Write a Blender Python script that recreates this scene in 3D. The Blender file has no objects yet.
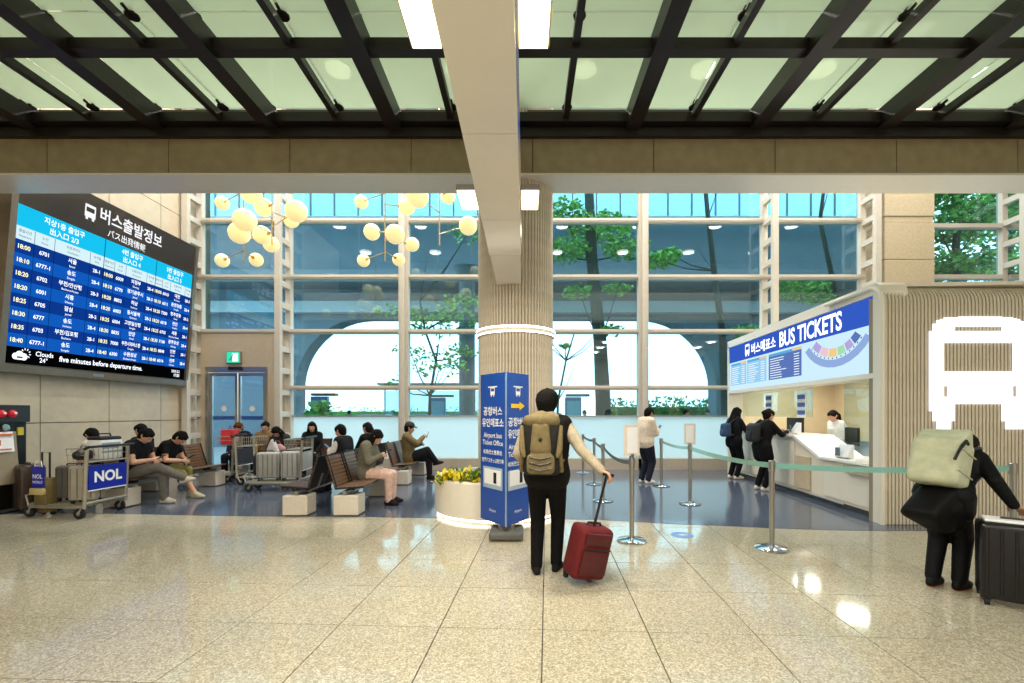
import bpy, bmesh, math, random
from mathutils import Vector, Matrix

random.seed(7)
PI = math.pi
R = math.radians
scene = bpy.context.scene
COL = scene.collection

# ------------------------------------------------------------------ camera
F, CX, CY, EYE = 450.0, 525.0, 413.0, 1.5          # focal length in px, vanishing point, eye height
cam_d = bpy.data.cameras.new('camera')
cam_d.sensor_fit = 'HORIZONTAL'
cam_d.sensor_width = 36.0
cam_d.lens = F / 1024 * 36.0
cam_d.shift_x = -(CX - 512) / 1024
cam_d.shift_y = (CY - 341.5) / 1024
cam_d.clip_end = 400
cam = bpy.data.objects.new('camera', cam_d)
cam.location = (0, 0, EYE)
cam.rotation_euler = (PI / 2, 0, 0)
COL.objects.link(cam)
scene.camera = cam

# ------------------------------------------------------------------ world, exposure
world = bpy.data.worlds.new('sky')
scene.world = world
world.use_nodes = True
_bg = world.node_tree.nodes['Background']
_bg.inputs[0].default_value = (0.86, 0.96, 1.0, 1)
_bg.inputs[1].default_value = 4.2
vs = scene.view_settings
vs.view_transform = 'Standard'
vs.look = 'None'
vs.gamma = 1.0
vs.use_curve_mapping = False
vs.exposure = 0.0

HALL_W, CONC_W, BACK_W = 115.0, 6.5, 45.0                      # watts of one ceiling downlight

def area(name, loc, size, watts, color=(1, .965, .92), rot=(0, 0, 0)):
    d = bpy.data.lights.new(name, 'AREA')
    d.shape = 'DISK'
    d.size = size
    d.energy = watts
    d.color = color
    o = bpy.data.objects.new(name, d)
    o.location = loc
    o.rotation_euler = rot
    COL.objects.link(o)
    return o

CEIL = 9.6
HALL_SPOTS = [(x, y) for x in (-7.2, -4.4, -1.6, 1.4, 4.2, 7.0, 10.0) for y in (8.3, 10.6)]
CONC_SPOTS = [(x, y) for x in (-8, -4.5, -1.2, 1.6, 4.9, 8.2, 11.5) for y in (1.4, 4.6)]
for _p in HALL_SPOTS:
    area('downlight_beam', (_p[0], _p[1], CEIL - .08), .5, HALL_W)
BACK_Z = 5.45                                      # plain ceiling of the concourse behind the camera
BACK_SPOTS = [(x, y) for x in (-7.6, -4.7, -1.8, 1.6, 4.5, 7.4, 10.3) for y in (-7.2, -5.0, -2.9, -.9)]
for _p in BACK_SPOTS:
    area('downlight_beam', (_p[0], _p[1], BACK_Z - .05), .35, BACK_W)
for _p in CONC_SPOTS:
    area('downlight_beam', (_p[0], _p[1], CEIL - .08), .5, CONC_W)

# ------------------------------------------------------------------ materials
MATS = {}
def srgb(c):
    return tuple(((v / 255) / 12.92 if v / 255 <= .04045 else (((v / 255) + .055) / 1.055) ** 2.4) for v in c)

def mat(name, rgb, rough=.5, metal=0.0, var=.06, scale=12.0, bump=0.0, spec=.5, emit=0.0, coat=0.0):
    """procedural principled material; rgb in 0..255 sRGB, varied with noise"""
    if name in MATS:
        return MATS[name]
    m = bpy.data.materials.new(name)
    m.use_nodes = True
    nt = m.node_tree
    b = nt.nodes['Principled BSDF']
    c = srgb(rgb)
    tc = nt.nodes.new('ShaderNodeTexCoord')
    nz = nt.nodes.new('ShaderNodeTexNoise')
    nz.inputs['Scale'].default_value = scale
    nz.inputs['Detail'].default_value = 3
    nt.links.new(tc.outputs['Object'], nz.inputs['Vector'])
    rp = nt.nodes.new('ShaderNodeValToRGB')
    lo = tuple(max(0, v * (1 - var)) for v in c) + (1,)
    hi = tuple(min(1, v * (1 + var)) for v in c) + (1,)
    rp.color_ramp.elements[0].position = .3
    rp.color_ramp.elements[1].position = .7
    rp.color_ramp.elements[0].color = lo
    rp.color_ramp.elements[1].color = hi
    nt.links.new(nz.outputs['Fac'], rp.inputs['Fac'])
    nt.links.new(rp.outputs['Color'], b.inputs['Base Color'])
    b.inputs['Roughness'].default_value = rough
    b.inputs['Metallic'].default_value = metal
    b.inputs['Specular IOR Level'].default_value = spec
    if coat:
        b.inputs['Coat Weight'].default_value = coat
    if emit:
        nt.links.new(rp.outputs['Color'], b.inputs['Emission Color'])
        b.inputs['Emission Strength'].default_value = emit
    if bump:
        bp = nt.nodes.new('ShaderNodeBump')
        bp.inputs['Strength'].default_value = bump
        bp.inputs['Distance'].default_value = .01
        nt.links.new(nz.outputs['Fac'], bp.inputs['Height'])
        nt.links.new(bp.outputs['Normal'], b.inputs['Normal'])
    MATS[name] = m
    return m

def terrazzo():
    m = mat('terrazzo', (186, 178, 158), rough=.085, var=.05, scale=1.2)
    nt = m.node_tree
    b = nt.nodes['Principled BSDF']
    rp0 = nt.nodes['Color Ramp']
    geo = nt.nodes.new('ShaderNodeNewGeometry')
    vo = nt.nodes.new('ShaderNodeTexVoronoi')
    vo.inputs['Scale'].default_value = 105
    nt.links.new(geo.outputs['Position'], vo.inputs['Vector'])
    hs = nt.nodes.new('ShaderNodeSeparateColor')
    nt.links.new(vo.outputs['Color'], hs.inputs[0])
    rp = nt.nodes.new('ShaderNodeValToRGB')
    rp.color_ramp.interpolation = 'CONSTANT'
    e = rp.color_ramp.elements
    e[0].position = 0; e[0].color = (*srgb((112, 102, 80)), 1)
    e[1].position = .2; e[1].color = (*srgb((162, 152, 126)), 1)
    for p, c in ((.45, (188, 178, 154)), (.72, (216, 210, 194)), (.9, (142, 130, 104))):
        n = e.new(p); n.color = (*srgb(c), 1)
    nt.links.new(hs.outputs[0], rp.inputs['Fac'])
    mx = nt.nodes.new('ShaderNodeMix')
    mx.data_type = 'RGBA'
    mx.inputs[0].default_value = .5
    nt.links.new(rp0.outputs['Color'], mx.inputs[6])
    nt.links.new(rp.outputs['Color'], mx.inputs[7])
    nt.links.new(mx.outputs[2], b.inputs['Base Color'])
    nt.nodes['Noise Texture'].inputs['Scale'].default_value = .8
    nt.links.new(geo.outputs['Position'], nt.nodes['Noise Texture'].inputs['Vector'])
    return m

def glassmat(name, rgb, reflect=.08, frost=0.0, rough=0.0, glow=0.0):
    """thin sheet glass: tinted see-through, fresnel reflection, optional frosting"""
    if name in MATS:
        return MATS[name]
    m = bpy.data.materials.new(name)
    m.use_nodes = True
    nt = m.node_tree
    nt.nodes.clear()
    out = nt.nodes.new('ShaderNodeOutputMaterial')
    c = (*srgb(rgb), 1)
    tr = nt.nodes.new('ShaderNodeBsdfTransparent')
    tr.inputs[0].default_value = c
    base = tr
    if frost:
        tl = nt.nodes.new('ShaderNodeBsdfTranslucent'); tl.inputs[0].default_value = c
        df = nt.nodes.new('ShaderNodeBsdfDiffuse'); df.inputs[0].default_value = c
        nzz = nt.nodes.new('ShaderNodeTexNoise'); nzz.inputs['Scale'].default_value = 1.3
        m2 = nt.nodes.new('ShaderNodeMixShader'); m2.inputs[0].default_value = .18
        nt.links.new(tl.outputs[0], m2.inputs[1]); nt.links.new(df.outputs[0], m2.inputs[2])
        m3 = nt.nodes.new('ShaderNodeMixShader')
        mp = nt.nodes.new('ShaderNodeMapRange')
        mp.inputs['To Min'].default_value = max(0, frost - .05); mp.inputs['To Max'].default_value = min(1, frost + .05)
        nt.links.new(nzz.outputs['Fac'], mp.inputs['Value'])
        nt.links.new(mp.outputs[0], m3.inputs[0])
        nt.links.new(tr.outputs[0], m3.inputs[1]); nt.links.new(m2.outputs[0], m3.inputs[2])
        base = m3
    gl = nt.nodes.new('ShaderNodeBsdfGlossy')
    gl.inputs['Roughness'].default_value = rough
    gl.inputs['Color'].default_value = (.9, .95, .97, 1)
    lf = nt.nodes.new('ShaderNodeLayerWeight'); lf.inputs['Blend'].default_value = .5
    lw = nt.nodes.new('ShaderNodeMath'); lw.operation = 'POWER'; lw.inputs[1].default_value = 4
    nt.links.new(lf.outputs['Facing'], lw.inputs[0])
    ad = nt.nodes.new('ShaderNodeMath'); ad.operation = 'ADD'; ad.inputs[1].default_value = reflect; ad.use_clamp = True
    nt.links.new(lw.outputs[0], ad.inputs[0])
    mx = nt.nodes.new('ShaderNodeMixShader')
    nt.links.new(ad.outputs[0], mx.inputs[0])
    nt.links.new(base.outputs[0], mx.inputs[1]); nt.links.new(gl.outputs[0], mx.inputs[2])
    nt.links.new(mx.outputs[0], out.inputs[0])
    MATS[name] = m
    return m

def glow(name, rgb, strength):
    if name in MATS:
        return MATS[name]
    m = bpy.data.materials.new(name)
    m.use_nodes = True
    nt = m.node_tree
    nt.nodes.clear()
    out = nt.nodes.new('ShaderNodeOutputMaterial')
    e = nt.nodes.new('ShaderNodeEmission')
    e.inputs[0].default_value = (*srgb(rgb), 1)
    e.inputs[1].default_value = strength
    nt.links.new(e.outputs[0], out.inputs[0])
    MATS[name] = m
    return m

# ------------------------------------------------------------------ mesh collector
ICO = []
# a scratch scene in which text and remeshed bodies are evaluated quickly
TMP = bpy.data.scenes.new('scratch')
def evaluated_mesh(ob):
    TMP.collection.objects.link(ob)
    vl = TMP.view_layers[0]
    vl.update()
    me = bpy.data.meshes.new_from_object(ob.evaluated_get(vl.depsgraph), depsgraph=vl.depsgraph)
    bpy.data.objects.remove(ob)
    return me
_b = bmesh.new(); bmesh.ops.create_icosphere(_b, subdivisions=2, radius=1)
ICO = [v.co.copy() for v in _b.verts]; _b.free()
TEXTCACHE = {}
def text_data(s, bold):
    k = (s, bold)
    if k not in TEXTCACHE:
        cu = bpy.data.curves.new('t', 'FONT')
        cu.body = s
        cu.size = 1
        cu.resolution_u = 3
        cu.offset = bold
        cu.align_x = 'LEFT'
        ob = bpy.data.objects.new('t', cu)
        me = evaluated_mesh(ob)
        vs_ = [v.co.copy() for v in me.vertices]
        fs_ = [tuple(p.vertices) for p in me.polygons]
        bpy.data.curves.remove(cu); bpy.data.meshes.remove(me)
        TEXTCACHE[k] = (vs_, fs_)
    return TEXTCACHE[k]

class MB:
    def __init__(s):
        s.v = []; s.f = []; s.m = []; s.cur = 0
    def slot(s, i):
        s.cur = i; return s
    def add(s, verts, faces):
        o = len(s.v)
        s.v += [Vector(v) for v in verts]
        s.f += [tuple(i + o for i in f) for f in faces]
        s.m += [s.cur] * len(faces)
        return s
    def box(s, c, d, rz=0, rx=0, ry=0):
        M = Matrix.Translation(c) @ Matrix.Rotation(rz, 4, 'Z') @ Matrix.Rotation(ry, 4, 'Y') @ Matrix.Rotation(rx, 4, 'X')
        hx, hy, hz = d[0] / 2, d[1] / 2, d[2] / 2
        p = [M @ Vector((x * hx, y * hy, z * hz)) for z in (-1, 1) for y in (-1, 1) for x in (-1, 1)]
        return s.add(p, [(0, 2, 3, 1), (4, 5, 7, 6), (0, 1, 5, 4), (2, 6, 7, 3), (0, 4, 6, 2), (1, 3, 7, 5)])
    def bb(s, x0, x1, y0, y1, z0, z1):
        return s.box(((x0 + x1) / 2, (y0 + y1) / 2, (z0 + z1) / 2), (abs(x1 - x0), abs(y1 - y0), abs(z1 - z0)))
    def rbox(s, c, d, r=.02, rz=0, rx=0, ry=0, seg=2):
        """box with rounded edges"""
        bm = bmesh.new()
        bmesh.ops.create_cube(bm, size=1)
        for v in bm.verts:
            v.co = Vector((v.co.x * d[0], v.co.y * d[1], v.co.z * d[2]))
        bmesh.ops.bevel(bm, geom=bm.edges[:], offset=min(r, min(d) * .49), segments=seg, affect='EDGES', profile=.5)
        M = Matrix.Translation(c) @ Matrix.Rotation(rz, 4, 'Z') @ Matrix.Rotation(ry, 4, 'Y') @ Matrix.Rotation(rx, 4, 'X')
        bm.verts.index_update()
        vv = [M @ v.co for v in bm.verts]
        ff = [tuple(v.index for v in f.verts) for f in bm.faces]
        bm.free()
        return s.add(vv, ff)
    def tube(s, pts, r, seg=8, closed=False, cap=True):
        pts = [Vector(p) for p in pts]
        n = len(pts)
        rr = r if isinstance(r, (list, tuple)) else [r] * n
        rings = []
        up = None
        for i, p in enumerate(pts):
            if closed:
                d = pts[(i + 1) % n] - pts[i - 1]
            else:
                d = pts[min(i + 1, n - 1)] - pts[max(i - 1, 0)]
            d.normalize()
            if up is None:
                up = Vector((0, 0, 1)) if abs(d.z) < .9 else Vector((1, 0, 0))
            a = d.cross(up)
            if a.length < 1e-5:
                up = Vector((0, 1, 0)); a = d.cross(up)
            a.normalize()
            b = a.cross(d); b.normalize()
            up = b
            rings.append([p + (a * math.cos(t * 2 * PI / seg) + b * math.sin(t * 2 * PI / seg)) * rr[i] for t in range(seg)])
        vv = [q for ring in rings for q in ring]
        ff = []
        m = n if closed else n - 1
        for i in range(m):
            j = (i + 1) % n
            for t in range(seg):
                u = (t + 1) % seg
                ff.append((i * seg + t, i * seg + u, j * seg + u, j * seg + t))
        if cap and not closed:
            ff.append(tuple(range(seg - 1, -1, -1)))
            ff.append(tuple((n - 1) * seg + t for t in range(seg)))
        return s.add(vv, ff)
    def lathe(s, prof, c=(0, 0, 0), seg=24, a0=0, a1=2 * PI):
        c = Vector(c)
        full = abs(a1 - a0 - 2 * PI) < 1e-4
        k = seg if full else seg + 1
        vv = []
        for t in range(k):
            a = a0 + (a1 - a0) * t / seg
            for (r, z) in prof:
                vv.append(c + Vector((r * math.cos(a), r * math.sin(a), z)))
        n = len(prof)
        ff = []
        for t in range(seg):
            u = (t + 1) % k
            for i in range(n - 1):
                ff.append((t * n + i, u * n + i, u * n + i + 1, t * n + i + 1))
        return s.add(vv, ff)
    def ball(s, c, r, seg=16, sz=1.0):
        c = Vector(c)
        n = seg // 2
        prof = [(r * math.sin(PI * i / n), -r * sz * math.cos(PI * i / n)) for i in range(n + 1)]
        prof[0] = (.0005, prof[0][1]); prof[-1] = (.0005, prof[-1][1])
        return s.lathe(prof, c, seg)
    def prism(s, poly, a, b, plane='xz'):
        """extrude a polygon; plane xz -> along y from a to b; xy -> along z; yz -> along x"""
        def P(u, v, w):
            return {'xz': (u, w, v), 'xy': (u, v, w), 'yz': (w, u, v)}[plane]
        n = len(poly)
        vv = [P(u, v, a) for u, v in poly] + [P(u, v, b) for u, v in poly]
        ff = [tuple(range(n - 1, -1, -1)), tuple(range(n, 2 * n))]
        for i in range(n):
            j = (i + 1) % n
            ff.append((i, j, n + j, n + i))
        return s.add(vv, ff)
    def quad(s, a, b, c, d):
        return s.add([a, b, c, d], [(0, 1, 2, 3)])
    def rect(s, x0, x1, z0, z1, y=0.0):
        """flat print facing -y"""
        return s.quad((x0, y, z0), (x1, y, z0), (x1, y, z1), (x0, y, z1))
    def text(s, body, size, x, z, y=-.002, align='L', bold=.0, wide=1.0, maxw=None):
        vv, ff = text_data(body, bold)
        if not vv:
            return s
        x0 = min(v.x for v in vv); x1 = max(v.x for v in vv)
        w = (x1 - x0) * size * wide
        if maxw and w > maxw:
            wide *= maxw / w; w = maxw
        off = {'L': 0, 'C': -w / 2, 'R': -w}[align]
        return s.add([(x + off + (v.x - x0) * size * wide, y, z + v.y * size) for v in vv], ff)
    def hull(s, spheres):
        bm = bmesh.new()
        for (p, r) in spheres:
            p = Vector(p)
            for q in ICO:
                bm.verts.new(p + q * r)
        res = bmesh.ops.convex_hull(bm, input=bm.verts[:])
        junk = set(e for e in res['geom_interior'] + res['geom_unused'] if isinstance(e, bmesh.types.BMVert))
        bmesh.ops.delete(bm, geom=[v for v in bm.verts if v in junk or not v.link_faces], context='VERTS')
        bmesh.ops.recalc_face_normals(bm, faces=bm.faces[:])
        bm.verts.index_update()
        vv = [v.co.copy() for v in bm.verts]
        ff = [tuple(v.index for v in f.verts) for f in bm.faces]
        bm.free()
        return s.add(vv, ff)
    def mesh(s, name, mats, smooth=False):
        me = bpy.data.meshes.new(name)
        me.from_pydata([tuple(v) for v in s.v], [], s.f)
        if not isinstance(mats, (list, tuple)):
            mats = [mats]
        for m in mats:
            me.materials.append(m)
        if len(mats) > 1:
            me.polygons.foreach_set('material_index', s.m)
        if smooth:
            me.polygons.foreach_set('use_smooth', [True] * len(me.polygons))
            try:
                me.set_sharp_from_angle(angle=R(40))
            except Exception:
                pass
        me.update()
        return me
    def build(s, name, mats, parent=None, smooth=False, loc=None, rz=0):
        return link(name, s.mesh(name, mats, smooth), parent, loc, rz)

def link(name, me, parent=None, loc=None, rz=0):
    o = bpy.data.objects.new(name, me)
    COL.objects.link(o)
    if parent:
        o.parent = parent
    if loc is not None:
        o.location = loc
    if rz:
        o.rotation_euler = (0, 0, rz)
    return o

def thing(name, label, cat, loc=(0, 0, 0), rz=0, group=None, rx=0):
    o = link(name, None, None, loc)
    o.rotation_euler = (rx, 0, rz)
    return tag(o, label, cat, group)

def tag(o, label, cat, group=None):
    o['label'] = label; o['category'] = cat
    if group:
        o['group'] = group
    return o

def struct(o, label=None):
    o['kind'] = 'structure'
    if label:
        o['label'] = label
    return o

def sthing(name, loc=(0, 0, 0), rz=0, label=None):
    o = link(name, None, None, loc)
    o.rotation_euler = (0, 0, rz)
    return struct(o, label)

def kids(o):
    return [c for c in bpy.data.objects if c.parent == o]

def dup(o, loc, rz, label=None, cat=None, group=None):
    def rec(src, par):
        c = src.copy(); COL.objects.link(c); c.parent = par
        for ch in CH[src]:
            rec(ch, c)
        return c
    CH = {}
    stack = [o]
    allo = list(bpy.data.objects)
    bypar = {}
    for q in allo:
        if q.parent:
            bypar.setdefault(q.parent, []).append(q)
    while stack:
        q = stack.pop()
        CH[q] = bypar.get(q, [])
        stack += CH[q]
    n = rec(o, None)
    n.location = loc
    n.rotation_euler = (0, 0, rz)
    if label: n['label'] = label
    if cat: n['category'] = cat
    if group: n['group'] = group
    return n

def px(x, d):
    """world X of photo column x at depth d"""
    return (x - CX) / F * d
def pz(y, d):
    """world Z of photo row y at depth d"""
    return EYE + (CY - y) / F * d

# ------------------------------------------------------------------ shared palette
M_BEIGE = mat('beige_frame', (204, 195, 180), .45, var=.03)
M_WARMW = mat('warm_white_panel', (226, 216, 198), .4, var=.03, scale=3)
M_STEEL = mat('brushed_steel', (170, 168, 164), .28, metal=.9, var=.05, scale=60)
M_CHROME = mat('chrome', (200, 200, 200), .12, metal=1, var=.02)
M_BLACK = mat('black_plastic', (18, 18, 19), .4, var=.1)
M_RUBBER = mat('black_rubber', (22, 22, 22), .7, var=.1)
M_DARKSTEEL = mat('dark_steel', (34, 26, 24), .45, metal=.3, var=.12, scale=5)
M_WHITE = mat('white_paint', (238, 238, 236), .4, var=.02)
M_PRINTW = mat('white_print', (240, 242, 245), .5, var=.01)
M_GREY = mat('grey_plastic', (120, 120, 118), .5, var=.05)
M_TERR = terrazzo()
# ================================================================== FLOOR
slab = MB().bb(-11, 17, -9, 12.6, -.25, -.012).build('floor', mat('grout', (70, 60, 44), .6, var=.1))
struct(slab, 'speckled beige terrazzo tile floor of the concourse')
TS, GAP, TANG = .72, .008, R(-2.8)
bmx = MB()
h = (TS - GAP) / 2
bmx.add([(-h, -h, -.012), (h, -h, -.012), (h, h, -.012), (-h, h, -.012), (-h, -h, -.001), (h, -h, -.001), (h, h, -.001), (-h, h, -.001),
         (-h + .002, -h + .002, 0), (h - .002, -h + .002, 0), (h - .002, h - .002, 0), (-h + .002, h - .002, 0)],
        [(0, 1, 5, 4), (1, 2, 6, 5), (2, 3, 7, 6), (3, 0, 4, 7), (4, 5, 9, 8), (5, 6, 10, 9), (6, 7, 11, 10), (7, 4, 8, 11), (8, 9, 10, 11)])
tile_me = bmx.mesh('tile', M_TERR)
far_me = MB()
ntile = 0
for j in range(-11, 11):
    for i in range(-17, 21):
        u, v = (i + .5) * TS - .03, j * TS + .60
        x = u * math.cos(TANG) - v * math.sin(TANG); y = u * math.sin(TANG) + v * math.cos(TANG)
        if not (-9.9 < x < 13.5 and -7 < y < 8.2):
            continue
        if 1.6 < y < 7.6 and abs(x) < 1.25 * y + 1.4 and ntile < 290:
            o = link('tile', tile_me, slab, (x, y, 0)); o.rotation_euler = (0, 0, TANG); ntile += 1
        else:
            M = Matrix.Translation((x, y, 0)) @ Matrix.Rotation(TANG, 4, 'Z')
            far_me.add([M @ q for q in bmx.v], bmx.f)
o = far_me.build('outer_tiles', M_TERR, slab); o['kind'] = 'stuff'

# dark glossy seating-area floor with a wavy front edge
edge = [(-11, 6.55), (-8.5, 6.62), (-6.6, 6.72), (-4.4, 6.55), (-2.6, 6.5), (-1.4, 6.42), (-.4, 6.4), (.6, 6.35), (1.2, 6.28), (1.9, 6.1), (2.6, 5.98), (3.4, 5.82),
        (4.6, 5.72), (6.2, 5.75), (9, 5.85), (17, 5.9)]
def smooth_line(p, n=6):
    out = []
    for i in range(len(p) - 1):
        p0, p1, p2, p3 = p[max(i - 1, 0)], p[i], p[i + 1], p[min(i + 2, len(p) - 1)]
        for k in range(n):
            t = k / n
            out.append(tuple(.5 * ((2 * p1[a]) + (-p0[a] + p2[a]) * t + (2 * p0[a] - 5 * p1[a] + 4 * p2[a] - p3[a]) * t * t + (-p0[a] + 3 * p1[a] - 3 * p2[a] + p3[a]) * t ** 3) for a in range(2)))
    return out + [p[-1]]
el = smooth_line(edge)
fs = MB()
for a, b in zip(el[:-1], el[1:]):
    fs.add([(a[0], a[1], -.01), (b[0], b[1], -.01), (b[0], b[1], .004), (a[0], a[1], .004), (b[0], 12.6, .004), (a[0], 12.6, .004)], [(0, 1, 2, 3), (3, 2, 4, 5)])
struct(fs.build('floor_seating', mat('blue_grey_stone', (84, 92, 108), .12, var=.12, scale=30)), 'dark blue grey polished floor of the seating area')

# ================================================================== LEFT WALL
WLX = -8.78
wl = struct(MB().bb(WLX - .3, WLX - .03, -9, 12.6, 0, CEIL).build('wall_left', mat('wall_joint', (120, 104, 84), .7)), 'beige stone panel wall behind the departures board')
m_stone = mat('stone_panel', (206, 190, 164), .4, var=.06, scale=7)
zs = [0.02, 1.32, 2.62, 3.92, 5.22, 6.52, 7.82, 9.12]
for r_ in range(len(zs) - 1):
    for c_ in range(12):
        y0 = 12.2 - 1.35 * (c_ + 1)
        if y0 + 1.35 < 3.0:
            continue
        MB().bb(WLX - .03, WLX, y0 + .008, y0 + 1.35 - .008, zs[r_] + .008, zs[r_ + 1] - .008).build('panel', m_stone, wl)
for nm, a in (('wall_back_concourse', (-11, 17, -9.3, -9)), ('wall_right', (16.7, 17, -9, 12.6))):
    struct(MB().bb(*a, 0, CEIL).build(nm, M_WARMW))

# ================================================================== WINDOW WALL
WY = 12.0
GLASS = glassmat('teal_window_glass', (200, 228, 236), .075)
FROST = glassmat('frosted_film', (236, 250, 252), .02, frost=.93, rough=.35)
ZT = [2.17, 3.66, 5.10, 6.59, 8.05, CEIL]
xb = [-8.62, -6.27, -3.2, -.05, 3.12, 6.35, 8.95]
def transom(name, x0, x1, z, h=.11, par=None):
    MB().bb(x0, x1, WY - .12, WY + .06, z - h / 2, z + h / 2).build(name, M_BEIGE, par)
for i in range(6):
    w = sthing('window_%d' % (i + 1), ((xb[i] + xb[i + 1]) / 2, WY, 0), label='tall teal glazed window bay with beige transoms')
    cx = (xb[i] + xb[i + 1]) / 2
    hw = (xb[i + 1] - xb[i]) / 2 - .1
    z_prev = ZT[0]
    if i > 0:
        levels = [1.42] + ZT
    else:
        levels = ZT[1:]
    for k in range(len(levels) - 1):
        z0, z1 = levels[k], levels[k + 1]
        MB().bb(-hw, hw, -.01, .01, z0 + .03, z1 - .03).build('pane', GLASS, w)
        if k < len(levels) - 1 and z0 != 1.42:
            MB().bb(-hw - .1, hw + .1, -.13, .05, z0 - .055, z0 + .055).build('transom', M_BEIGE, w)
            MB().bb(-hw - .1, hw + .1, -.15, -.13, z0 - .02, z0 + .02).build('transom_cap', M_BEIGE, w)
    if i > 0:
        MB().bb(-hw, hw, -.015, .012, .30, 1.42).build('frosted_pane', FROST, w)
        MB().bb(-hw - .1, hw + .1, -.06, .05, 1.405, 1.44).build('sill_rail', M_STEEL, w)
        MB().bb(-hw - .1, hw + .1, -.16, .08, 0.005, .3).build('kick_panel', mat('stone_kick', (190, 176, 156), .35, var=.05), w)
# two more bays right of the stone pillar
for n_, (x0, x1) in enumerate(((10.4, 12.6), (12.8, 16.6))):
    w = sthing('window_%d' % (7 + n_), ((x0 + x1) / 2, WY, 0), label='window bay looking on dense green trees')
    hw = (x1 - x0) / 2
    for z0, z1 in ((.1, 2.17), (2.17, 5.1), (5.1, 6.45), (6.45, CEIL)):
        MB().bb(-hw, hw, -.01, .01, z0 + .03, z1 - .03).build('pane', GLASS, w)
        MB().bb(-hw, hw, -.13, .05, z1 - .055, z1 + .055).build('transom', M_BEIGE, w)
# ladder mullions (two posts joined by rungs) and plain posts
tn = 1
for i, x in enumerate([xb[0], xb[1], xb[2], xb[3], xb[4], xb[5], xb[6], 12.7]):
    t = sthing('trim_%d' % tn, (x, WY, 0), label='beige vertical window mullion'); tn += 1
    if i in (0, 1, 5, 6, 7, 3):
        MB().bb(-.07, .07, -.10, .06, 0, CEIL).build('post', M_BEIGE, t)
        MB().bb(-.07, .07, -.62, -.50, 0, CEIL).build('post', M_BEIGE, t)
        rung = MB().bb(-.055, .055, -.50, -.10, -.07, .07).mesh('rung', M_BEIGE)
        for k in range(17):
            link('rung', rung, t, (0, 0, .35 + k * .56))
    else:
        MB().bb(-.13, .13, -.16, .06, 0, CEIL).build('post', M_BEIGE, t)
        MB().bb(-.05, .05, -.26, -.16, 0, CEIL).build('post_fin', M_BEIGE, t)
# stone pillar
pl_ = sthing('wall_pillar', (9.74, 11.75, 0), label='square beige stone pillar with shadow joints right of the windows')
m_pil = mat('pillar_stone', (198, 180, 148), .55, var=.1, scale=25, bump=.15)
MB().bb(-.58, .62, -.3, .48, 0, CEIL).build('pillar_core', mat('pillar_joint', (120, 106, 84), .7), pl_)
zz = 0.0
for hgt in (1.5, 1.5, 1.5, .9, .95, .15, .95, 1.0, .15, .95):
    i_ = .03 if hgt > .2 else .012
    MB().bb(-.60 - i_ + .02, .64 + i_ - .02, -.32 - i_ + .02, .5, zz + .008, zz + hgt - .008).build('block', m_pil, pl_)
    zz += hgt

# door bay: beige cladding round a pair of glass sliding doors
dw = struct(MB().bb(-8.55, -8.42, WY - .12, WY + .06, 0, 3.6).bb(-6.8, -6.34, WY - .12, WY + .06, 0, 3.6).bb(-8.42, -6.8, WY - .12, WY + .06, 2.72, 3.6).build('wall_back', mat('door_cladding', (196, 178, 150), .5, var=.04)), 'beige cladding round the sliding doors')
d1 = sthing('door_1', (-7.61, WY - .05, 0), label='glass sliding doors with steel frame and blue safety band')
MB().bb(-.81, -.75, -.1, .08, 0, 2.72).bb(.75, .81, -.1, .08, 0, 2.72).bb(-.75, .75, -.1, .08, 2.58, 2.72).build('door_frame', M_STEEL, d1)
for s_ in (-1, 1):
    lf = MB().bb(s_ * .375 - .36, s_ * .375 - .30, -.03, .03, .01, 2.56).bb(s_ * .375 + .30, s_ * .375 + .36, -.03, .03, .01, 2.56).bb(s_ * .375 - .3, s_ * .375 + .3, -.03, .03, .01, .12).bb(s_ * .375 - .3, s_ * .375 + .3, -.03, .03, 2.48, 2.56).build('door_leaf', M_STEEL, d1)
    MB().bb(s_ * .375 - .3, s_ * .375 + .3, -.006, .006, .12, 2.48).build('pane', glassmat('door_glass', (210, 234, 246), .04), lf)
    MB().bb(s_ * .375 - .29, s_ * .375 + .29, -.009, -.007, 1.32, 1.42).build('safety_band', mat('blue_band', (42, 84, 160), .4), lf)
    MB().lathe([(.001, -.001), (.075, -.001), (.075, .0)], (0, 0, 0), 16).build('warning_sticker', mat('sticker_white', (232, 232, 226), .5), lf).matrix_local = Matrix.Translation((s_ * .375, -.012, 1.62)) @ Matrix.Rotation(PI / 2, 4, 'X')
MB().rbox((0, -.13, 2.67), (.34, .1, .09), .02).build('motion_sensor', M_BLACK, d1)
ex = thing('exit_sign', 'small lit green exit sign above the sliding doors', 'sign', (px(234, 11.83), 11.83, 2.80))
MB().rbox((0, 0, .16), (.38, .07, .32), .01).build('housing', M_GREY, ex)
MB().rect(-.17, .17, .02, .3, -.037).build('lit_face', glow('exit_green', (50, 196, 160), 1.4), ex)
rm = MB().slot(0)
rm.rect(-.03, .13, .05, .27, -.039)
rm.build('door_symbol', glow('exit_white', (225, 255, 235), 1.4), ex)
MB().hull([((-.03, -.041, .22), .002), ((-.01, -.041, .22), .018)]).hull([((-.03, -.041, .17), .014), ((-.05, -.041, .13), .012)]).hull([((-.05, -.041, .13), .01), ((-.02, -.041, .07), .007)]).hull([((-.05, -.041, .13), .01), ((-.1, -.041, .08), .007)]).hull([((-.03, -.041, .18), .007), ((.03, -.041, .16), .006)]).build('runner_symbol', mat('exit_dark', (10, 80, 50), .5), ex)

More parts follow.
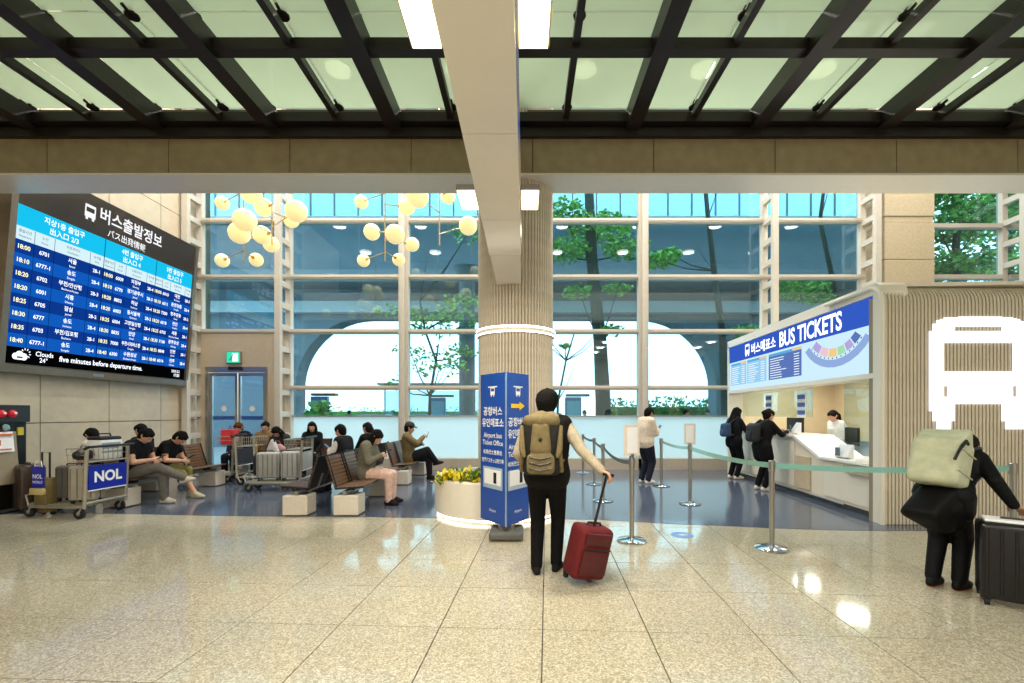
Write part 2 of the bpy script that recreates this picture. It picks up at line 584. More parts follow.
# ================================================================== CEILING, SOFFIT, CANOPY
m_ceil = mat('upper_ceiling', (190, 198, 184), .6, var=.03, scale=2)
struct(MB().bb(-11, 17, -9.3, 12.6, CEIL, CEIL + .2).build('ceiling', m_ceil), 'upper ceiling above the glass canopy and hall')
lamp_me = MB().lathe([(.001, 0), (.24, 0), (.24, .0), (.28, -.012), (.28, .06)], seg=20).mesh('lens', [glow('downlight_glow', (255, 244, 225), 6)])
for n_, p in enumerate(HALL_SPOTS + CONC_SPOTS + BACK_SPOTS):
    low_ = n_ >= len(HALL_SPOTS + CONC_SPOTS)
    t = thing('ceiling_downlight', 'round recessed downlight in the low concourse ceiling' if low_ else 'round recessed downlight in the upper ceiling', 'ceiling light', (p[0], p[1], (BACK_Z if low_ else CEIL) - .03), group='recessed downlights in the low concourse ceiling' if low_ else 'recessed downlights in the upper ceiling')
    link('lens', lamp_me, t)
struct(MB().bb(-11, 17, -9.3, -.3, BACK_Z, BACK_Z + .2).bb(-11, 17, -.5, -.3, BACK_Z + .2, CEIL).build('ceiling_low', M_WHITE), 'plain white low ceiling of the rear concourse')
# concrete cross beam: stone fascia and white soffit
FY0, FY1, SZ = 6.62, 7.12, 5.0
m_fas = mat('fascia_stone', (150, 134, 106), .6, var=.12, scale=6)
fb = sthing('ceiling_beam', (0, 0, 0), label='long cross beam with stone fascia and white soffit')
MB().bb(-10.9, 16.7, FY0 + .06, FY1, SZ + .03, SZ + 1.0).build('beam_core', mat('beam_core', (96, 82, 62), .7), fb)
k = 0
x = -10.6
while x < 15.5:
    MB().bb(x + .006, x + 1.785 - .006, FY0, FY0 + .06, SZ + .02, SZ + .60).build('fascia_panel', m_fas, fb)
    x += 1.785
MB().bb(-10.9, 16.7, FY0 - .02, FY1, SZ - .012, SZ + .02).build('soffit', mat('white_soffit', (222, 216, 206), .3, var=.02), fb)
MB().bb(-10.9, 16.7, FY0 - .08, FY0, SZ + .53, SZ + .66).build('edge_angle', M_DARKSTEEL, fb)
MB().bb(-10.9, 16.7, FY1, FY1 + .03, SZ - .012, SZ + 1.0).build('rear_fascia', M_WARMW, fb)

CZ = 5.62                                         # underside of the big rafters
cn = sthing('ceiling_canopy', (0, 0, 0), label='dark steel rafters carrying green glass panels')
RY0 = -.28
big_x = [px(v, 6.6) for v in (-212, -88, 36, 160, 273, 395, 632, 754, 880, 1006, 1130, 1255)]
sml_x = [px(v, 6.6) for v in (-150, -26, 98, 226, 340, 452, 565, 690, 812, 931, 1056, 1180)]
big_me = MB().bb(-.11, .11, RY0, 6.6, 0, .02).bb(-.02, .02, RY0, 6.6, .02, .20).bb(-.11, .11, RY0, 6.6, .20, .22).mesh('rafter', M_DARKSTEEL)
big_me = MB().bb(-.105, .105, RY0, 6.6, 0, .26).mesh('rafter', M_DARKSTEEL)
sml_me = MB().bb(-.04, .04, RY0, 6.6, 0, .10).mesh('glazing_bar', M_DARKSTEEL)
for x in big_x:
    if not -.3 < x < .12: link('rafter', big_me, cn, (x, 0, CZ))
for x in sml_x:
    link('glazing_bar', sml_me, cn, (x, 0, CZ + .10))
purl = [6.5, 5.22, 3.4, 1.75, .1]
for n_, y in enumerate(purl):
    MB().bb(-10.8, 16.6, y - .06, y + .08, CZ + .06, CZ + .19).build('purlin', M_DARKSTEEL, cn)
CGL = glassmat('canopy_glass', (214, 224, 206), .02, frost=.7)
allx = sorted(big_x + sml_x)
ys = [6.6, 5.0, 3.2, 1.55, -.25]
GZ = CZ + .34
pane_n = 0
for a, b in zip(allx[:-1], allx[1:]):
    for y1, y0 in zip(ys[:-1], ys[1:]):
        MB().bb(a + .012, b - .012, y0 + .012, y1 - .012, GZ, GZ + .012).build('glass_panel', CGL, cn)
clamp = MB().lathe([(.001, -.03), (.07, -.03), (.075, -.01), (.05, .0), (.02, .01), (.02, .09)], seg=10).tube([(0, 0, -.02), (0, -.13, -.0)], .02, 6).mesh('spider_clamp', M_DARKSTEEL)
for x in allx:
    for y in ys[:4]:
        link('spider_clamp', clamp, cn, (x + .02, y - (.1 if y > 6 else 0), GZ - .03))

# central beam running to the column with box lamps on its flanks
cb = sthing('trim_beam', (0, 0, 0), label='white boxed beam running overhead to the round column')
m_cb = mat('beam_white', (226, 220, 208), .22, var=.02, scale=4)
yy = [-8.5, -4, -1.5, .6, 3.08, 4.45, 5.45]
for a, b in zip(yy[:-1], yy[1:]):
    MB().bb(-.43, -.05, a + .003, b - .003, 3.41, 3.85).build('beam_casing', m_cb, cb)
nose = MB().prism([(5.453, 3.41), (6.75, 3.41), (6.75, 3.85), (5.453, 3.85)], -.42, -.055, 'yz')
nose.build('beam_casing', m_cb, cb)
MB().bb(-.34, -.14, -.28, 6.75, 3.85, CZ + .03).build('beam_web', mat('web_white', (206, 198, 184), .4), cb)
MB().bb(-.05, -.035, -8.5, 6.7, 3.47, 3.52).build('edge_strip', M_CHROME, cb)
lm_g = glow('box_lamp_glow', (255, 232, 180), 7)
for y, s_ in ((2.22, -1), (2.22, 1), (4.12, -1), (4.12, 1), (.2, -1), (.2, 1)):
    xx = -.52 if s_ < 0 else .045
    t = thing('box_lamp', '%s warm box lamp on the %s flank of the overhead beam' % ('near' if y == 2.22 else 'far' if y > 4 else 'rear', 'left' if s_ < 0 else 'right'), 'lamp', (xx, y, 3.44))
    MB().bb(-.085, .085, -.185, .185, .012, .06).build('housing', mat('lamp_housing', (120, 112, 100), .4), t)
    MB().bb(-.075, .075, -.175, .175, 0, .012).build('lens', lm_g, t)
    if y > 2: area('box_lamp_beam', (xx, y, 3.42), .15, 40, (1, .9, .72))

# ================================================================== COLUMN, PLANTER
CLX, CLY, CLR = -.15, 7.25, .59
c = thing('column', 'round fluted beige column with a white light ring', 'column', (CLX, CLY, 0))
MB().lathe([(CLR - .02, 0), (CLR - .02, CEIL - .05)], seg=48).build('core', mat('column_core', (150, 134, 112), .6), c, True)
m_rib = mat('fluted_oak', (206, 194, 174), .42, var=.08, scale=9)
rib = MB().tube([(CLR - .012, 0, .01), (CLR - .012, 0, CEIL - .06)], .021, 8).mesh('rib', m_rib, True)
for k in range(74):
    link('rib', rib, c, (0, 0, 0), 2 * PI * k / 74)
MB().lathe([(CLR, 2.70), (CLR + .035, 2.70), (CLR + .035, 2.80), (CLR, 2.80)], seg=48).build('ring_band', M_WARMW, c, True)
MB().lathe([(CLR + .036, 2.775), (CLR + .045, 2.785), (CLR + .036, 2.80)], seg=48).lathe([(CLR + .036, 2.70), (CLR + .045, 2.71), (CLR + .036, 2.72)], seg=48).build('light_ring', glow('ring_glow', (255, 246, 230), 9), c, True)

PX_, PY_, PR_ = -.40, 6.98, .98
p = thing('planter', 'low round cream planter with a glowing base ring around the column foot', 'planter', (PX_, PY_, 0))
MB().lathe([(PR_ - .06, .06), (PR_, .06), (PR_, .535), (PR_ - .02, .555), (PR_ - .09, .555), (PR_ - .1, .5)], seg=64).build('rim_wall', mat('planter_cream', (232, 224, 208), .35, var=.02), p, True)
MB().lathe([(PR_ - .12, .004), (PR_ - .10, .06)], seg=48).build('plinth', M_GREY, p, True)
MB().lathe([(PR_ - .07, .022), (PR_ - .03, .022), (PR_ - .03, .05), (PR_ - .07, .05)], seg=64).build('light_strip', glow('planter_glow', (255, 246, 226), 5), p, True)
MB().lathe([(.001, .46), (PR_ - .09, .46)], seg=40).build('soil', mat('soil', (64, 48, 34), .9, var=.3, bump=.5), p)
def leafy(loc, n, h, spread, mats, label, leaf_l=.3, leaf_w=.06):
    t = thing('potted_plant', label, 'plant', loc)
    mb = MB()
    for k in range(n):
        a = random.uniform(0, 2 * PI); tilt = random.uniform(.15, 1.1)
        L = leaf_l * random.uniform(.7, 1.2); w = leaf_w * random.uniform(.7, 1.3)
        b0 = Vector((random.uniform(-spread, spread), random.uniform(-spread, spread), random.uniform(0, h * .45)))
        d = Vector((math.cos(a) * math.sin(tilt), math.sin(a) * math.sin(tilt), math.cos(tilt)))
        sd = Vector((-math.sin(a), math.cos(a), 0)) * w
        nrm = sd.cross(d).normalized() * .25 * w
        dro = Vector((0, 0, -1))
        p0, p1, p2, p3 = b0, b0 + d * L * .4, b0 + d * L * .75 + dro * L * .05, b0 + d * L + dro * L * .18
        mb.slot(random.choice((0, 0, 1)) if len(mats) > 1 else 0)
        mb.add([p0, p1 - sd, p1 + nrm, p1 + sd, p2 - sd * .8, p2 + nrm, p2 + sd * .8, p3], [(0, 2, 1), (0, 3, 2), (1, 2, 5, 4), (2, 3, 6, 5), (4, 5, 7), (5, 6, 7)])
    o = mb.build('foliage', mats, t); o['kind'] = 'stuff'
    st = MB()
    for k in range(5):
        st.tube([(0, 0, -.01), (random.uniform(-spread, spread), random.uniform(-spread, spread), h * .5)], .008, 5)
    st.build('stem', mat('plant_stem', (90, 92, 40), .7), t)
    return t
m_yl = mat('leaf_yellow', (222, 204, 50), .45, var=.3, scale=30)
m_gl = mat('leaf_green', (70, 118, 42), .45, var=.35, scale=20)
leafy((px(446, 6.35), 6.42, .46), 70, .25, .10, [m_yl, m_gl], 'yellow leaved plant at the left edge of the round planter', .2, .04)
leafy((px(463, 6.35), 6.35, .46), 70, .25, .12, [m_yl, m_gl], 'yellow green leaved plant in the planter left of the blue sign', .22, .04)
leafy((px(478, 6.4), 6.25, .46), 60, .25, .12, [m_gl, m_yl], 'green leaved plant in the planter behind the blue sign', .22, .035)
leafy((.2, 6.35, .46), 60, .25, .12, [m_gl, m_yl], 'green plant in the planter behind the standing man', .22, .035)
# ================================================================== DEPARTURES BOARD
def bus_icon(mb, x, z, s, y=-.004):
    """front view of a bus, s = height"""
    w = s * .82
    def rr(x0, x1, z0, z1, r):
        P = []
        for (cx, cz, a0) in ((x1 - r, z1 - r, 0), (x0 + r, z1 - r, 90), (x0 + r, z0 + r, 180), (x1 - r, z0 + r, 270)):
            for k in range(4):
                a = R(a0 + k * 30)
                P.append((cx + r * math.cos(a), cz + r * math.sin(a)))
        return P
    def ring(poly):
        mb.add([(u, y, v) for u, v in poly], [tuple(range(len(poly)))])
    # roof block, window pillars, lower body, wheels
    ring(rr(x - w / 2, x + w / 2, z + .82 * s, z + s, .08 * s))
    mb.rect(x - w / 2, x - w / 2 + .1 * s, z + .5 * s, z + .84 * s, y); mb.rect(x + w / 2 - .1 * s, x + w / 2, z + .5 * s, z + .84 * s, y)
    ring(rr(x - w / 2, x + w / 2, z + .16 * s, z + .52 * s, .06 * s))
    mb.rect(x - w * .4, x - w * .18, z, z + .17 * s, y); mb.rect(x + w * .18, x + w * .4, z, z + .17 * s, y)

BY0, BY1 = 7.42, 11.32
BW = BY1 - BY0
bd = thing('departures_board', 'large tilted blue electronic bus departures board on the left wall', 'information board', (-8.6, BY0, 2.34), R(90), rx=R(4.8))
bd.scale = (1, 1, 1.11)
BH = 2.95
MB().bb(-.10, BW + .10, .0, .16, -.12, BH + .05).build('casing', mat('bronze_casing', (96, 84, 70), .35, metal=.5), bd)
MB().bb(-.12, -.02, -.05, .16, -.14, BH + .08).bb(BW + .02, BW + .1, -.05, .16, -.14, BH + .08).bb(-.02, BW + .02, -.05, .16, -.14, -.02).build('bezel', mat('bezel_bronze', (126, 114, 100), .3, metal=.5), bd)
MB().bb(-.02, BW + .02, -.02, 0, 2.38, BH + .08).build('header_panel', mat('header_dark', (60, 53, 48), .12, var=.05), bd)
scr = MB()
colw = [.30, .36, .72, .28]                        # first block columns (scaled to the block width)
blocks = [(0, .40 * BW), (.40 * BW, .72 * BW), (.72 * BW, BW)]
scr.slot(0).rect(0, BW, 2.06, 2.38, -.012)
scr.slot(1).rect(0, BW, 1.86, 2.06, -.012)
RH = 1.86 / 8 * .865
for r_ in range(8):
    z1 = 1.86 - r_ * RH
    scr.slot(2 + r_ % 2).rect(0, BW, z1 - RH, z1, -.012)
zb = 1.86 - 8 * RH
scr.slot(4).rect(0, BW, 0, zb, -.012)
SC = 1.25
scr.build('screen', [glow('screen_cyan', (20, 178, 220), 1.0 * SC), glow('screen_head', (205, 232, 240), .9 * SC), glow('screen_blue_dark', (10, 52, 132), .95 * SC), glow('screen_blue', (14, 84, 176), .95 * SC), glow('screen_black', (8, 9, 12), .5)], bd)
lw = MB(); ly = MB(); lk = MB(); ln = MB()
heads = [('지상1층 출입구', '出入口 2/3'), ('4번 출입구', '出入口 4'), ('5번 출입구', '出入口 5')]
routes = [['6701', '6777-1', '6702', '6001', '6705', '6777', '6703', '6777-1'], ['6009', '6770', '8852', '6003', '6004', '8835', '7000', '6300'], ['6010', '6011', '7300', '6018', '6705', '7100', '8848', '6016']]
dest = [['서울', '송도', '부천/안산행', '시흥', '잠실', '송도', '부천/김포행', '송도'], ['의정부', '경기광주시', '하남', '동서울역', '고양일산행', '안양', '부천시외버스행', '수원성남'], ['대전', '춘천강릉', '청주공항', '천안', '세종', '광주유성', '인천', '전주']]
times = ['18:00', '18:10', '18:20', '18:20', '18:25', '18:30', '18:35', '18:40']
homes = ['2B-1', '2B-4', '2B-3', '2B-4', '2B-2', '2B-4', '2B-1', '2B-4']
for b_, (x0, x1) in enumerate(blocks):
    w = x1 - x0
    mid = (x0 + x1) / 2
    lw.text(heads[b_][0], .115, mid, 2.245, -.016, 'C', .012); lw.text(heads[b_][1], .115, mid, 2.105, -.016, 'C', .012)
    edges_ = [0, .19, .40, .82, 1.0]
    for k, hname in enumerate(('출발시간', '노선', '최종목적지', '승차홈')):
        cx_ = x0 + w * (edges_[k] + edges_[k + 1]) / 2
        lk.text(hname, .055, cx_, 1.975, -.016, 'C'); lk.text(('Departure', 'Route', 'Destination', 'Stop')[k], .045, cx_, 1.905, -.016, 'C', maxw=w * .16)
        if k: ln.rect(x0 + w * edges_[k] - .004, x0 + w * edges_[k] + .004, zb, 2.05, -.015)
    if b_: ln.rect(x0 - .007, x0 + .007, zb, 2.38, -.0155)
    for r_ in range(8):
        zc = 1.86 - (r_ + .5) * RH
        ly.text(times[r_], .092, x0 + w * .095, zc - .03, -.016, 'C', .02)
        lw.text(routes[b_][r_], .088, x0 + w * .295, zc - .03, -.016, 'C', .02)
        lw.text(dest[b_][r_], .088, x0 + w * .61, zc + .0, -.016, 'C', .018, maxw=w * .36)
        lw.text(('Seoul', 'Songdo', 'Bucheon/Ansan', 'Siheung', 'Jamsil', 'Incheon', 'Bucheon', 'Songdo')[(r_ + b_ * 3) % 8], .05, x0 + w * .61, zc - .075, -.016, 'C', .006)
        lw.text(homes[(r_ + b_) % 8], .085, x0 + w * .91, zc - .03, -.016, 'C', .02)
tt = MB()
bus_icon(tt, 1.20, 2.58, .26, -.024)
tt.text('버스출발정보', .275, 1.40, 2.67, -.024, 'L', .02); tt.text('バス出発情報', .15, 1.58, 2.45, -.024, 'L', .015)
tt.build('title_lettering', glow('title_white', (245, 246, 250), 1.1), bd)
# footer: cloud-and-sun mark, weather, notice, clock
for cx_, cz_, r_ in ((.15, .11, .05), (.21, .13, .065), (.28, .11, .055)):
    lw.add([(cx_ + r_ * math.cos(t * PI / 8), -.016, cz_ + r_ * math.sin(t * PI / 8)) for t in range(16)], [tuple(range(16))])
lw.rect(.14, .29, .06, .12, -.016)
lk.rect(.17, .26, .085, .11, -.018)
for k in range(7):
    a = R(-40 + k * 35)
    lw.quad(*[(.30 + rr_ * math.cos(a + s_), -.0165, .16 + rr_ * math.sin(a + s_)) for rr_, s_ in ((.055, -.12), (.085, -.09), (.085, .09), (.055, .12))])
lw.text('Clouds', .105, .46, .145, -.016, 'L', .015); lw.text('24°', .10, .53, .05, -.016, 'L', .015)
lw.text('five minutes before departure time.', .125, .86, .10, -.016, 'L', .02)
lw.text('2025.5.2', .075, BW - .16, .14, -.016, 'R', .02); lw.text('17:53', .085, BW - .16, .05, -.016, 'R', .03)
lw.build('white_lettering', glow('screen_white', (240, 246, 255), 1.15 * SC), bd)['kind'] = 'stuff'
ly.build('time_lettering', glow('screen_yellow', (250, 246, 190), 1.1 * SC), bd)['kind'] = 'stuff'
lk.build('column_lettering', glow('screen_dark_text', (60, 70, 84), .6), bd)['kind'] = 'stuff'
ln.build('grid_line', glow('screen_line', (8, 30, 80), .6), bd)
MB().bb(BW * .38, BW * .44, -.06, -.04, -.1, -.05).build('maker_plate', M_STEEL, bd)
MB().bb(.4, .6, .16, .27, 1.9, 2.6).bb(BW - .6, BW - .4, .16, .27, 1.9, 2.6).build('wall_bracket', M_BLACK, bd)

# ================================================================== LEFT KIOSK
kk = thing('service_machine', 'black service machine with red buttons and a notice against the left wall', 'machine', (-8.22, 6.3, 0), R(90))
MB().rbox((0, 0, .8), (1.5, .85, 1.58), .03).build('cabinet', M_BLACK, kk)
MB().bb(-.72, .72, -.50, -.40, 1.36, 1.62).build('head_panel', mat('machine_head', (34, 32, 34), .3), kk)
for i_ in range(3):
    MB().ball((.19 + i_ * .14, -.51, 1.49), .055, 12).build('red_button', mat('red_button', (190, 20, 40), .3, emit=.3), kk, True)
    MB().ball((.19 + i_ * .14, -.555, 1.495), .02, 8).build('button_highlight', M_PRINTW, kk, True)
MB().prism([(-.43, .42), (-.52, .44), (-.46, 1.22), (-.43, 1.22)], -.3, .56, 'yz').build('front_flap', mat('flap_beige', (150, 138, 116), .5), kk)
nb = MB().quad((.16, -.51, .92), (.5, -.51, .92), (.5, -.48, 1.22), (.16, -.48, 1.22)).build('notice', M_PRINTW, kk)
MB().bb(.2, .46, -.515, -.508, .95, .97).bb(.18, .48, -.505, -.49, 1.16, 1.19).bb(.2, .32, -.512, -.5, 1.02, 1.10).build('notice_print', mat('orange_print', (216, 110, 50), .5), kk)
MB().tube([(.4, -.44, 1.27), (.4, -.5, 1.29)], .05, 10).build('lock_knob', M_CHROME, kk, True)
MB().bb(.6, .68, -.445, -.42, 1.16, 1.28).build('yellow_label', mat('yellow_label', (210, 190, 60), .5), kk)
MB().bb(-.75, .75, -.46, -.40, .02, .06).build('kick_strip', M_STEEL, kk)

# ================================================================== TICKET BOOTH
BA = math.atan2(.30, 5.3)
bo = thing('ticket_booth', 'cream bus ticket booth with lit blue header and fluted end wall', 'booth', (4.78, 5.98, 0), 0)
fr = link('front', None, bo); fr.rotation_euler = (0, 0, R(-90) - BA)       # local +x = towards the camera, origin at the near corner
BL, BT = 5.32, 3.28
m_bw = mat('booth_cream', (228, 220, 204), .35, var=.02, scale=3)
def fx(d): return -d                                                          # distance back from the near corner
# frame round the service opening
fm = MB()
fm.bb(-.22, -.075, -.0, .35, 0, BT - .14)
fm.bb(-BL, -BL + .07, 0, .35, 0, BT - .02)
hd = [(-.075, BT - .14), (-.10, BT - .05), (-.16, BT), (-BL, BT), (-BL, BT - .16), (-.22, BT - .16), (-.22, BT - .14)]
fm.prism(hd, 0, .35, 'xz')
fm.bb(-BL + .07, -.22, 0, .35, 1.98, 2.05)
fm.build('opening_frame', m_bw, fr)
sg = MB()
sx0, sx1 = -BL + .07, -.22
sg.slot(0).bb(sx0, sx1, .03, .2, 2.73, BT - .17)
sg.slot(1).bb(sx0, sx1, .03, .2, 2.06, 2.73)
sgo = sg.build('header_sign', [glow('sign_blue', (52, 92, 196), 1.0), glow('sign_pale', (196, 226, 240), 1.15)], fr)
g_sw = glow('sign_white', (250, 252, 255), 1.7)
tl = MB()
bus_icon(tl, -4.24, 2.79, .27, .024)
tl.build('bus_mark', g_sw, fr)
MB().text('버스매표소', .26, -4.03, 2.82, .024, 'L', .02, maxw=1.08).build('sign_lettering', g_sw, fr)
MB().text('BUS TICKETS', .40, -2.80, 2.79, .024, 'L', .025, 1.2, maxw=1.88).build('sign_lettering', g_sw, fr)

tb = MB()
W_ = sx1 - sx0
for i_, (a, b, s_) in enumerate(((.02, .19, 0), (.20, .38, 0), (.40, .64, 1))):
    tb.slot(s_).rect(sx0 + W_ * a, sx0 + W_ * b, 2.17, 2.64, .026)
    tb.slot(2).rect(sx0 + W_ * a, sx0 + W_ * b, 2.64, 2.69, .0255)
    for r_ in range(9):
        tb.slot(3).rect(sx0 + W_ * (a + .012), sx0 + W_ * (a + .012 + (b - a) * random.uniform(.3, .55)), 2.20 + r_ * .047, 2.214 + r_ * .047, .0245)
        tb.slot(3).rect(sx0 + W_ * (b - .05), sx0 + W_ * (b - .015), 2.20 + r_ * .047, 2.214 + r_ * .047, .0245)
    tb.slot(4).rect(sx0 + W_ * (b - .06), sx0 + W_ * b, 2.645, 2.685, .0245)
# curved terminal plan
mx_, mz_ = sx0 + W_ * .825, 3.02
def arc(r0, r1, a0, a1, slot, y):
    tb.slot(slot)
    n = 10
    for k in range(n):
        t0, t1 = R(a0 + (a1 - a0) * k / n), R(a0 + (a1 - a0) * (k + 1) / n)
        ex_ = 1.25
        tb.quad((mx_ + ex_ * r0 * math.cos(t0), y, mz_ + r0 * math.sin(t0)), (mx_ + ex_ * r0 * math.cos(t1), y, mz_ + r0 * math.sin(t1)),
                (mx_ + ex_ * r1 * math.cos(t1), y, mz_ + r1 * math.sin(t1)), (mx_ + ex_ * r1 * math.cos(t0), y, mz_ + r1 * math.sin(t0)))
arc(.68, .80, 215, 325, 5, .0265)
for i_, (a0, a1, sl) in enumerate(((220, 238, 6), (240, 256, 7), (258, 274, 4), (276, 290, 8), (292, 305, 6), (307, 320, 1))):
    arc(.50, .63, a0, a1, sl, .0260)
for k in range(14):
    a = R(222 + k * 7.4)
    tb.slot(9).rect(mx_ + 1.25 * .655 * math.cos(a) - .012, mx_ + 1.25 * .655 * math.cos(a) + .012, mz_ + .655 * math.sin(a) - .012, mz_ + .655 * math.sin(a) + .012, .0245)
tb.build('timetable_print', [glow('tt_pale', (150, 200, 232), 1.1), glow('tt_blue', (92, 120, 186), 1.0), glow('tt_head', (88, 168, 214), 1.1), glow('tt_line', (235, 244, 250), 1.2), glow('tt_orange', (236, 196, 128), 1.1), glow('tt_arc', (140, 166, 214), 1.1), glow('tt_violet', (176, 160, 214), 1.1), glow('tt_pink', (228, 190, 200), 1.1), glow('tt_green', (160, 214, 170), 1.1), glow('tt_dark', (70, 80, 110), .8)], fr)

# counter: tall far half, sloping cheek, low near half
ctr = link('counter', None, bo); ctr.rotation_euler = fr.rotation_euler
m_cf = mat('counter_front', (226, 214, 194), .35, var=.02)
m_ct = mat('counter_top', (240, 236, 228), .2, var=.01)
MB().prism([(-BL + .07, .09), (-.22, .09), (-.22, .74), (-1.55, .74), (-2.35, 1.06), (-BL + .07, 1.06)], .12, .5, 'xz').build('counter_body', m_cf, ctr)
for a, b, zt in ((-BL + .1, -4.3, .98), (-4.28, -3.3, .98), (-3.28, -2.42, .98), (-1.5, -.24, .66)):
    MB().bb(a, b, .10, .12, .14, zt).build('front_panel', m_bw, ctr)
MB().bb(-2.36, -1.9, .09, .12, .14, .72).build('pier_panel', mat('counter_pier', (196, 178, 148), .4), ctr)
MB().bb(-BL + .07, -.22, .16, .5, .004, .09).build('plinth', mat('dark_plinth', (60, 58, 58), .4), ctr)
MB().bb(-BL + .07, -2.33, .04, .75, 1.06, 1.10).build('worktop', m_ct, ctr)
MB().prism([(-2.36, 1.06), (-2.33, 1.10), (-1.52, .78), (-1.55, .74)], .04, .75, 'xz').build('sloped_cheek', m_ct, ctr)
MB().bb(-1.53, -.22, .04, .75, .74, .78).build('worktop', m_ct, ctr)
MB().bb(-.9, -.24, .03, .04, .60, .72).build('panel_inset', mat('tan_inset', (176, 158, 130), .5), ctr)
MB().bb(-BL + .07, -.22, .06, .08, 2.0, 1.98).build('header_lip', m_bw, ctr)
for a, b, z0 in ((-BL + .07, -3.9, 1.42), (-3.88, -2.4, 1.42), (-1.5, -.24, 1.0)):
    MB().bb(a, b, .42, .43, z0, 1.98).build('glass_screen', glassmat('booth_glass', (235, 245, 245), .02), ctr)
tube = MB().tube([(-BL + .1, .05, .1), (-.9, .05, .1)], .015).build('foot_rail', M_STEEL, ctr, True)
# inside: rear wall, side walls, roof, white panels standing in for window reflections
rm_ = link('interior', None, bo); rm_.rotation_euler = fr.rotation_euler
m_in = mat('booth_interior', (214, 196, 160), .5, var=.04, scale=5)
MB().bb(-BL, -3.9, 2.55, 2.62, 0, BT - .2).bb(-3.9, -1.9, 2.55, 2.62, 0, .9).bb(-3.9, -1.9, 2.55, 2.62, 1.95, BT - .2).bb(-1.9, -.2, 2.55, 2.62, 0, BT - .2).bb(-2.85, -2.8, 2.56, 2.6, .9, 1.95).build('rear_wall', m_in, rm_)
MB().bb(-3.9, -2.85, 2.58, 2.59, .9, 1.95).bb(-2.8, -1.9, 2.58, 2.59, .9, 1.95).build('reflection_panel', M_WHITE, rm_)  # plain white sheets imitate bright window reflections in the booth glass
MB().bb(-BL, -BL + .06, .35, 2.6, 0, BT - .05).build('end_wall', m_in, rm_)
MB().bb(-BL, -.15, .3, 2.62, BT - .06, BT - .01).build('roof_slab', m_bw, rm_)
MB().bb(-BL + .1, -.2, .5, 2.55, 2.35, 2.40).build('inner_ceiling', M_WHITE, rm_)
lamp_y = MB()
for k in range(3):
    lamp_y.bb(-4.6 + k * 1.6, -3.8 + k * 1.6, 1.2, 1.4, 2.33, 2.352)
lamp_y.build('ceiling_lens', glow('booth_lamp', (255, 240, 214), 5), rm_)
for k in range(3):
    q = Matrix.Rotation(R(-90) - BA, 4, 'Z') @ Vector((-4.2 + k * 1.6, 1.3, 2.32))
    area('booth_lamp_beam', (q.x + 4.78, q.y + 5.98, 2.31), .5, 26, (1, .93, .8))
# fluted end wall facing the hall
ew = link('end_face', None, bo)
EX1 = 4.6
MB().bb(.02, EX1, .06, .3, 0, BT - .2).build('backing', mat('flute_backing', (146, 134, 114), .6), ew)
m_fl = mat('flute_cream', (206, 196, 174), .45, var=.04, scale=6)
prof = [(0, .02, .01)]
path = [(0, .045, .01), (0, .045, BT - .30)]
for k in range(1, 7):
    a = R(90 * k / 6)
    path.append((0, .045 + .24 * (1 - math.cos(a)), BT - .30 + .24 * math.sin(a)))
path.append((0, 1.2, BT - .06))
rib2 = MB().tube(path, .0205, 6).mesh('rib', m_fl, True)
RP = .0485
NR = int(EX1 / RP)
for k in range(NR):
    link('rib', rib2, ew, (.05 + k * RP, 0, 0))
# rounded cream corner band between opening frame and ribs
MB().tube([(.012, .05, .0), (.012, .05, BT - .30)] + [(.012, q[1] + .005, q[2]) for q in path[2:]], .03, 8).build('corner_band', m_bw, ew, True)
# backlit bus emblem shining from the ribs
em = thing('bus_emblem_light', 'glowing white bus emblem on the fluted end wall of the booth', 'light sign', (4.78, 5.98, 0))
mbx = MB()
DY = 5.98
ex0, ex1 = px(932, DY) - 4.78, px(1030, DY) - 4.78
exc = (ex0 + ex1) / 2
def inside(x, z):
    y = CY - (z - EYE) / DY * F
    xx = abs(x - exc) / (ex1 - ex0) * 98 * 1.1
    if xx > 54: return False
    r_ = 16
    top = 318
    if xx > 54 - r_ and y < top + r_ and (xx - 54 + r_) ** 2 + (y - top - r_) ** 2 > r_ * r_: return False
    if y < top - 2 * (1 - (xx / 54) ** 2): return False
    if y > 412:
        return y < 430 and 26 < xx < 52 and not (y > 422 and (xx < 30 or xx > 48))
    if 343 < y < 371 and xx < 38: return False
    if 327 < y < 330 and xx < 26: return False
    if 386 < y < 396 and 36 < xx < 39: return False
    if y > 404 and xx < 26: return False
    return True
for k in range(NR):
    x = .05 + k * RP
    if not ex0 - .1 < x < ex1 + .1: continue
    zs_ = [1.2 + i_ * .012 for i_ in range(150)]
    st = None
    for z in zs_ + [9]:
        ins = z < 5 and inside(x, z)
        if ins and st is None: st = z
        if not ins and st is not None:
            mbx.bb(x - .0185, x + .0185, .012, .03, st, zl); st = None
        zl = z
mbx.build('light_panel', glow('emblem_glow', (250, 250, 255), 1.7), em)

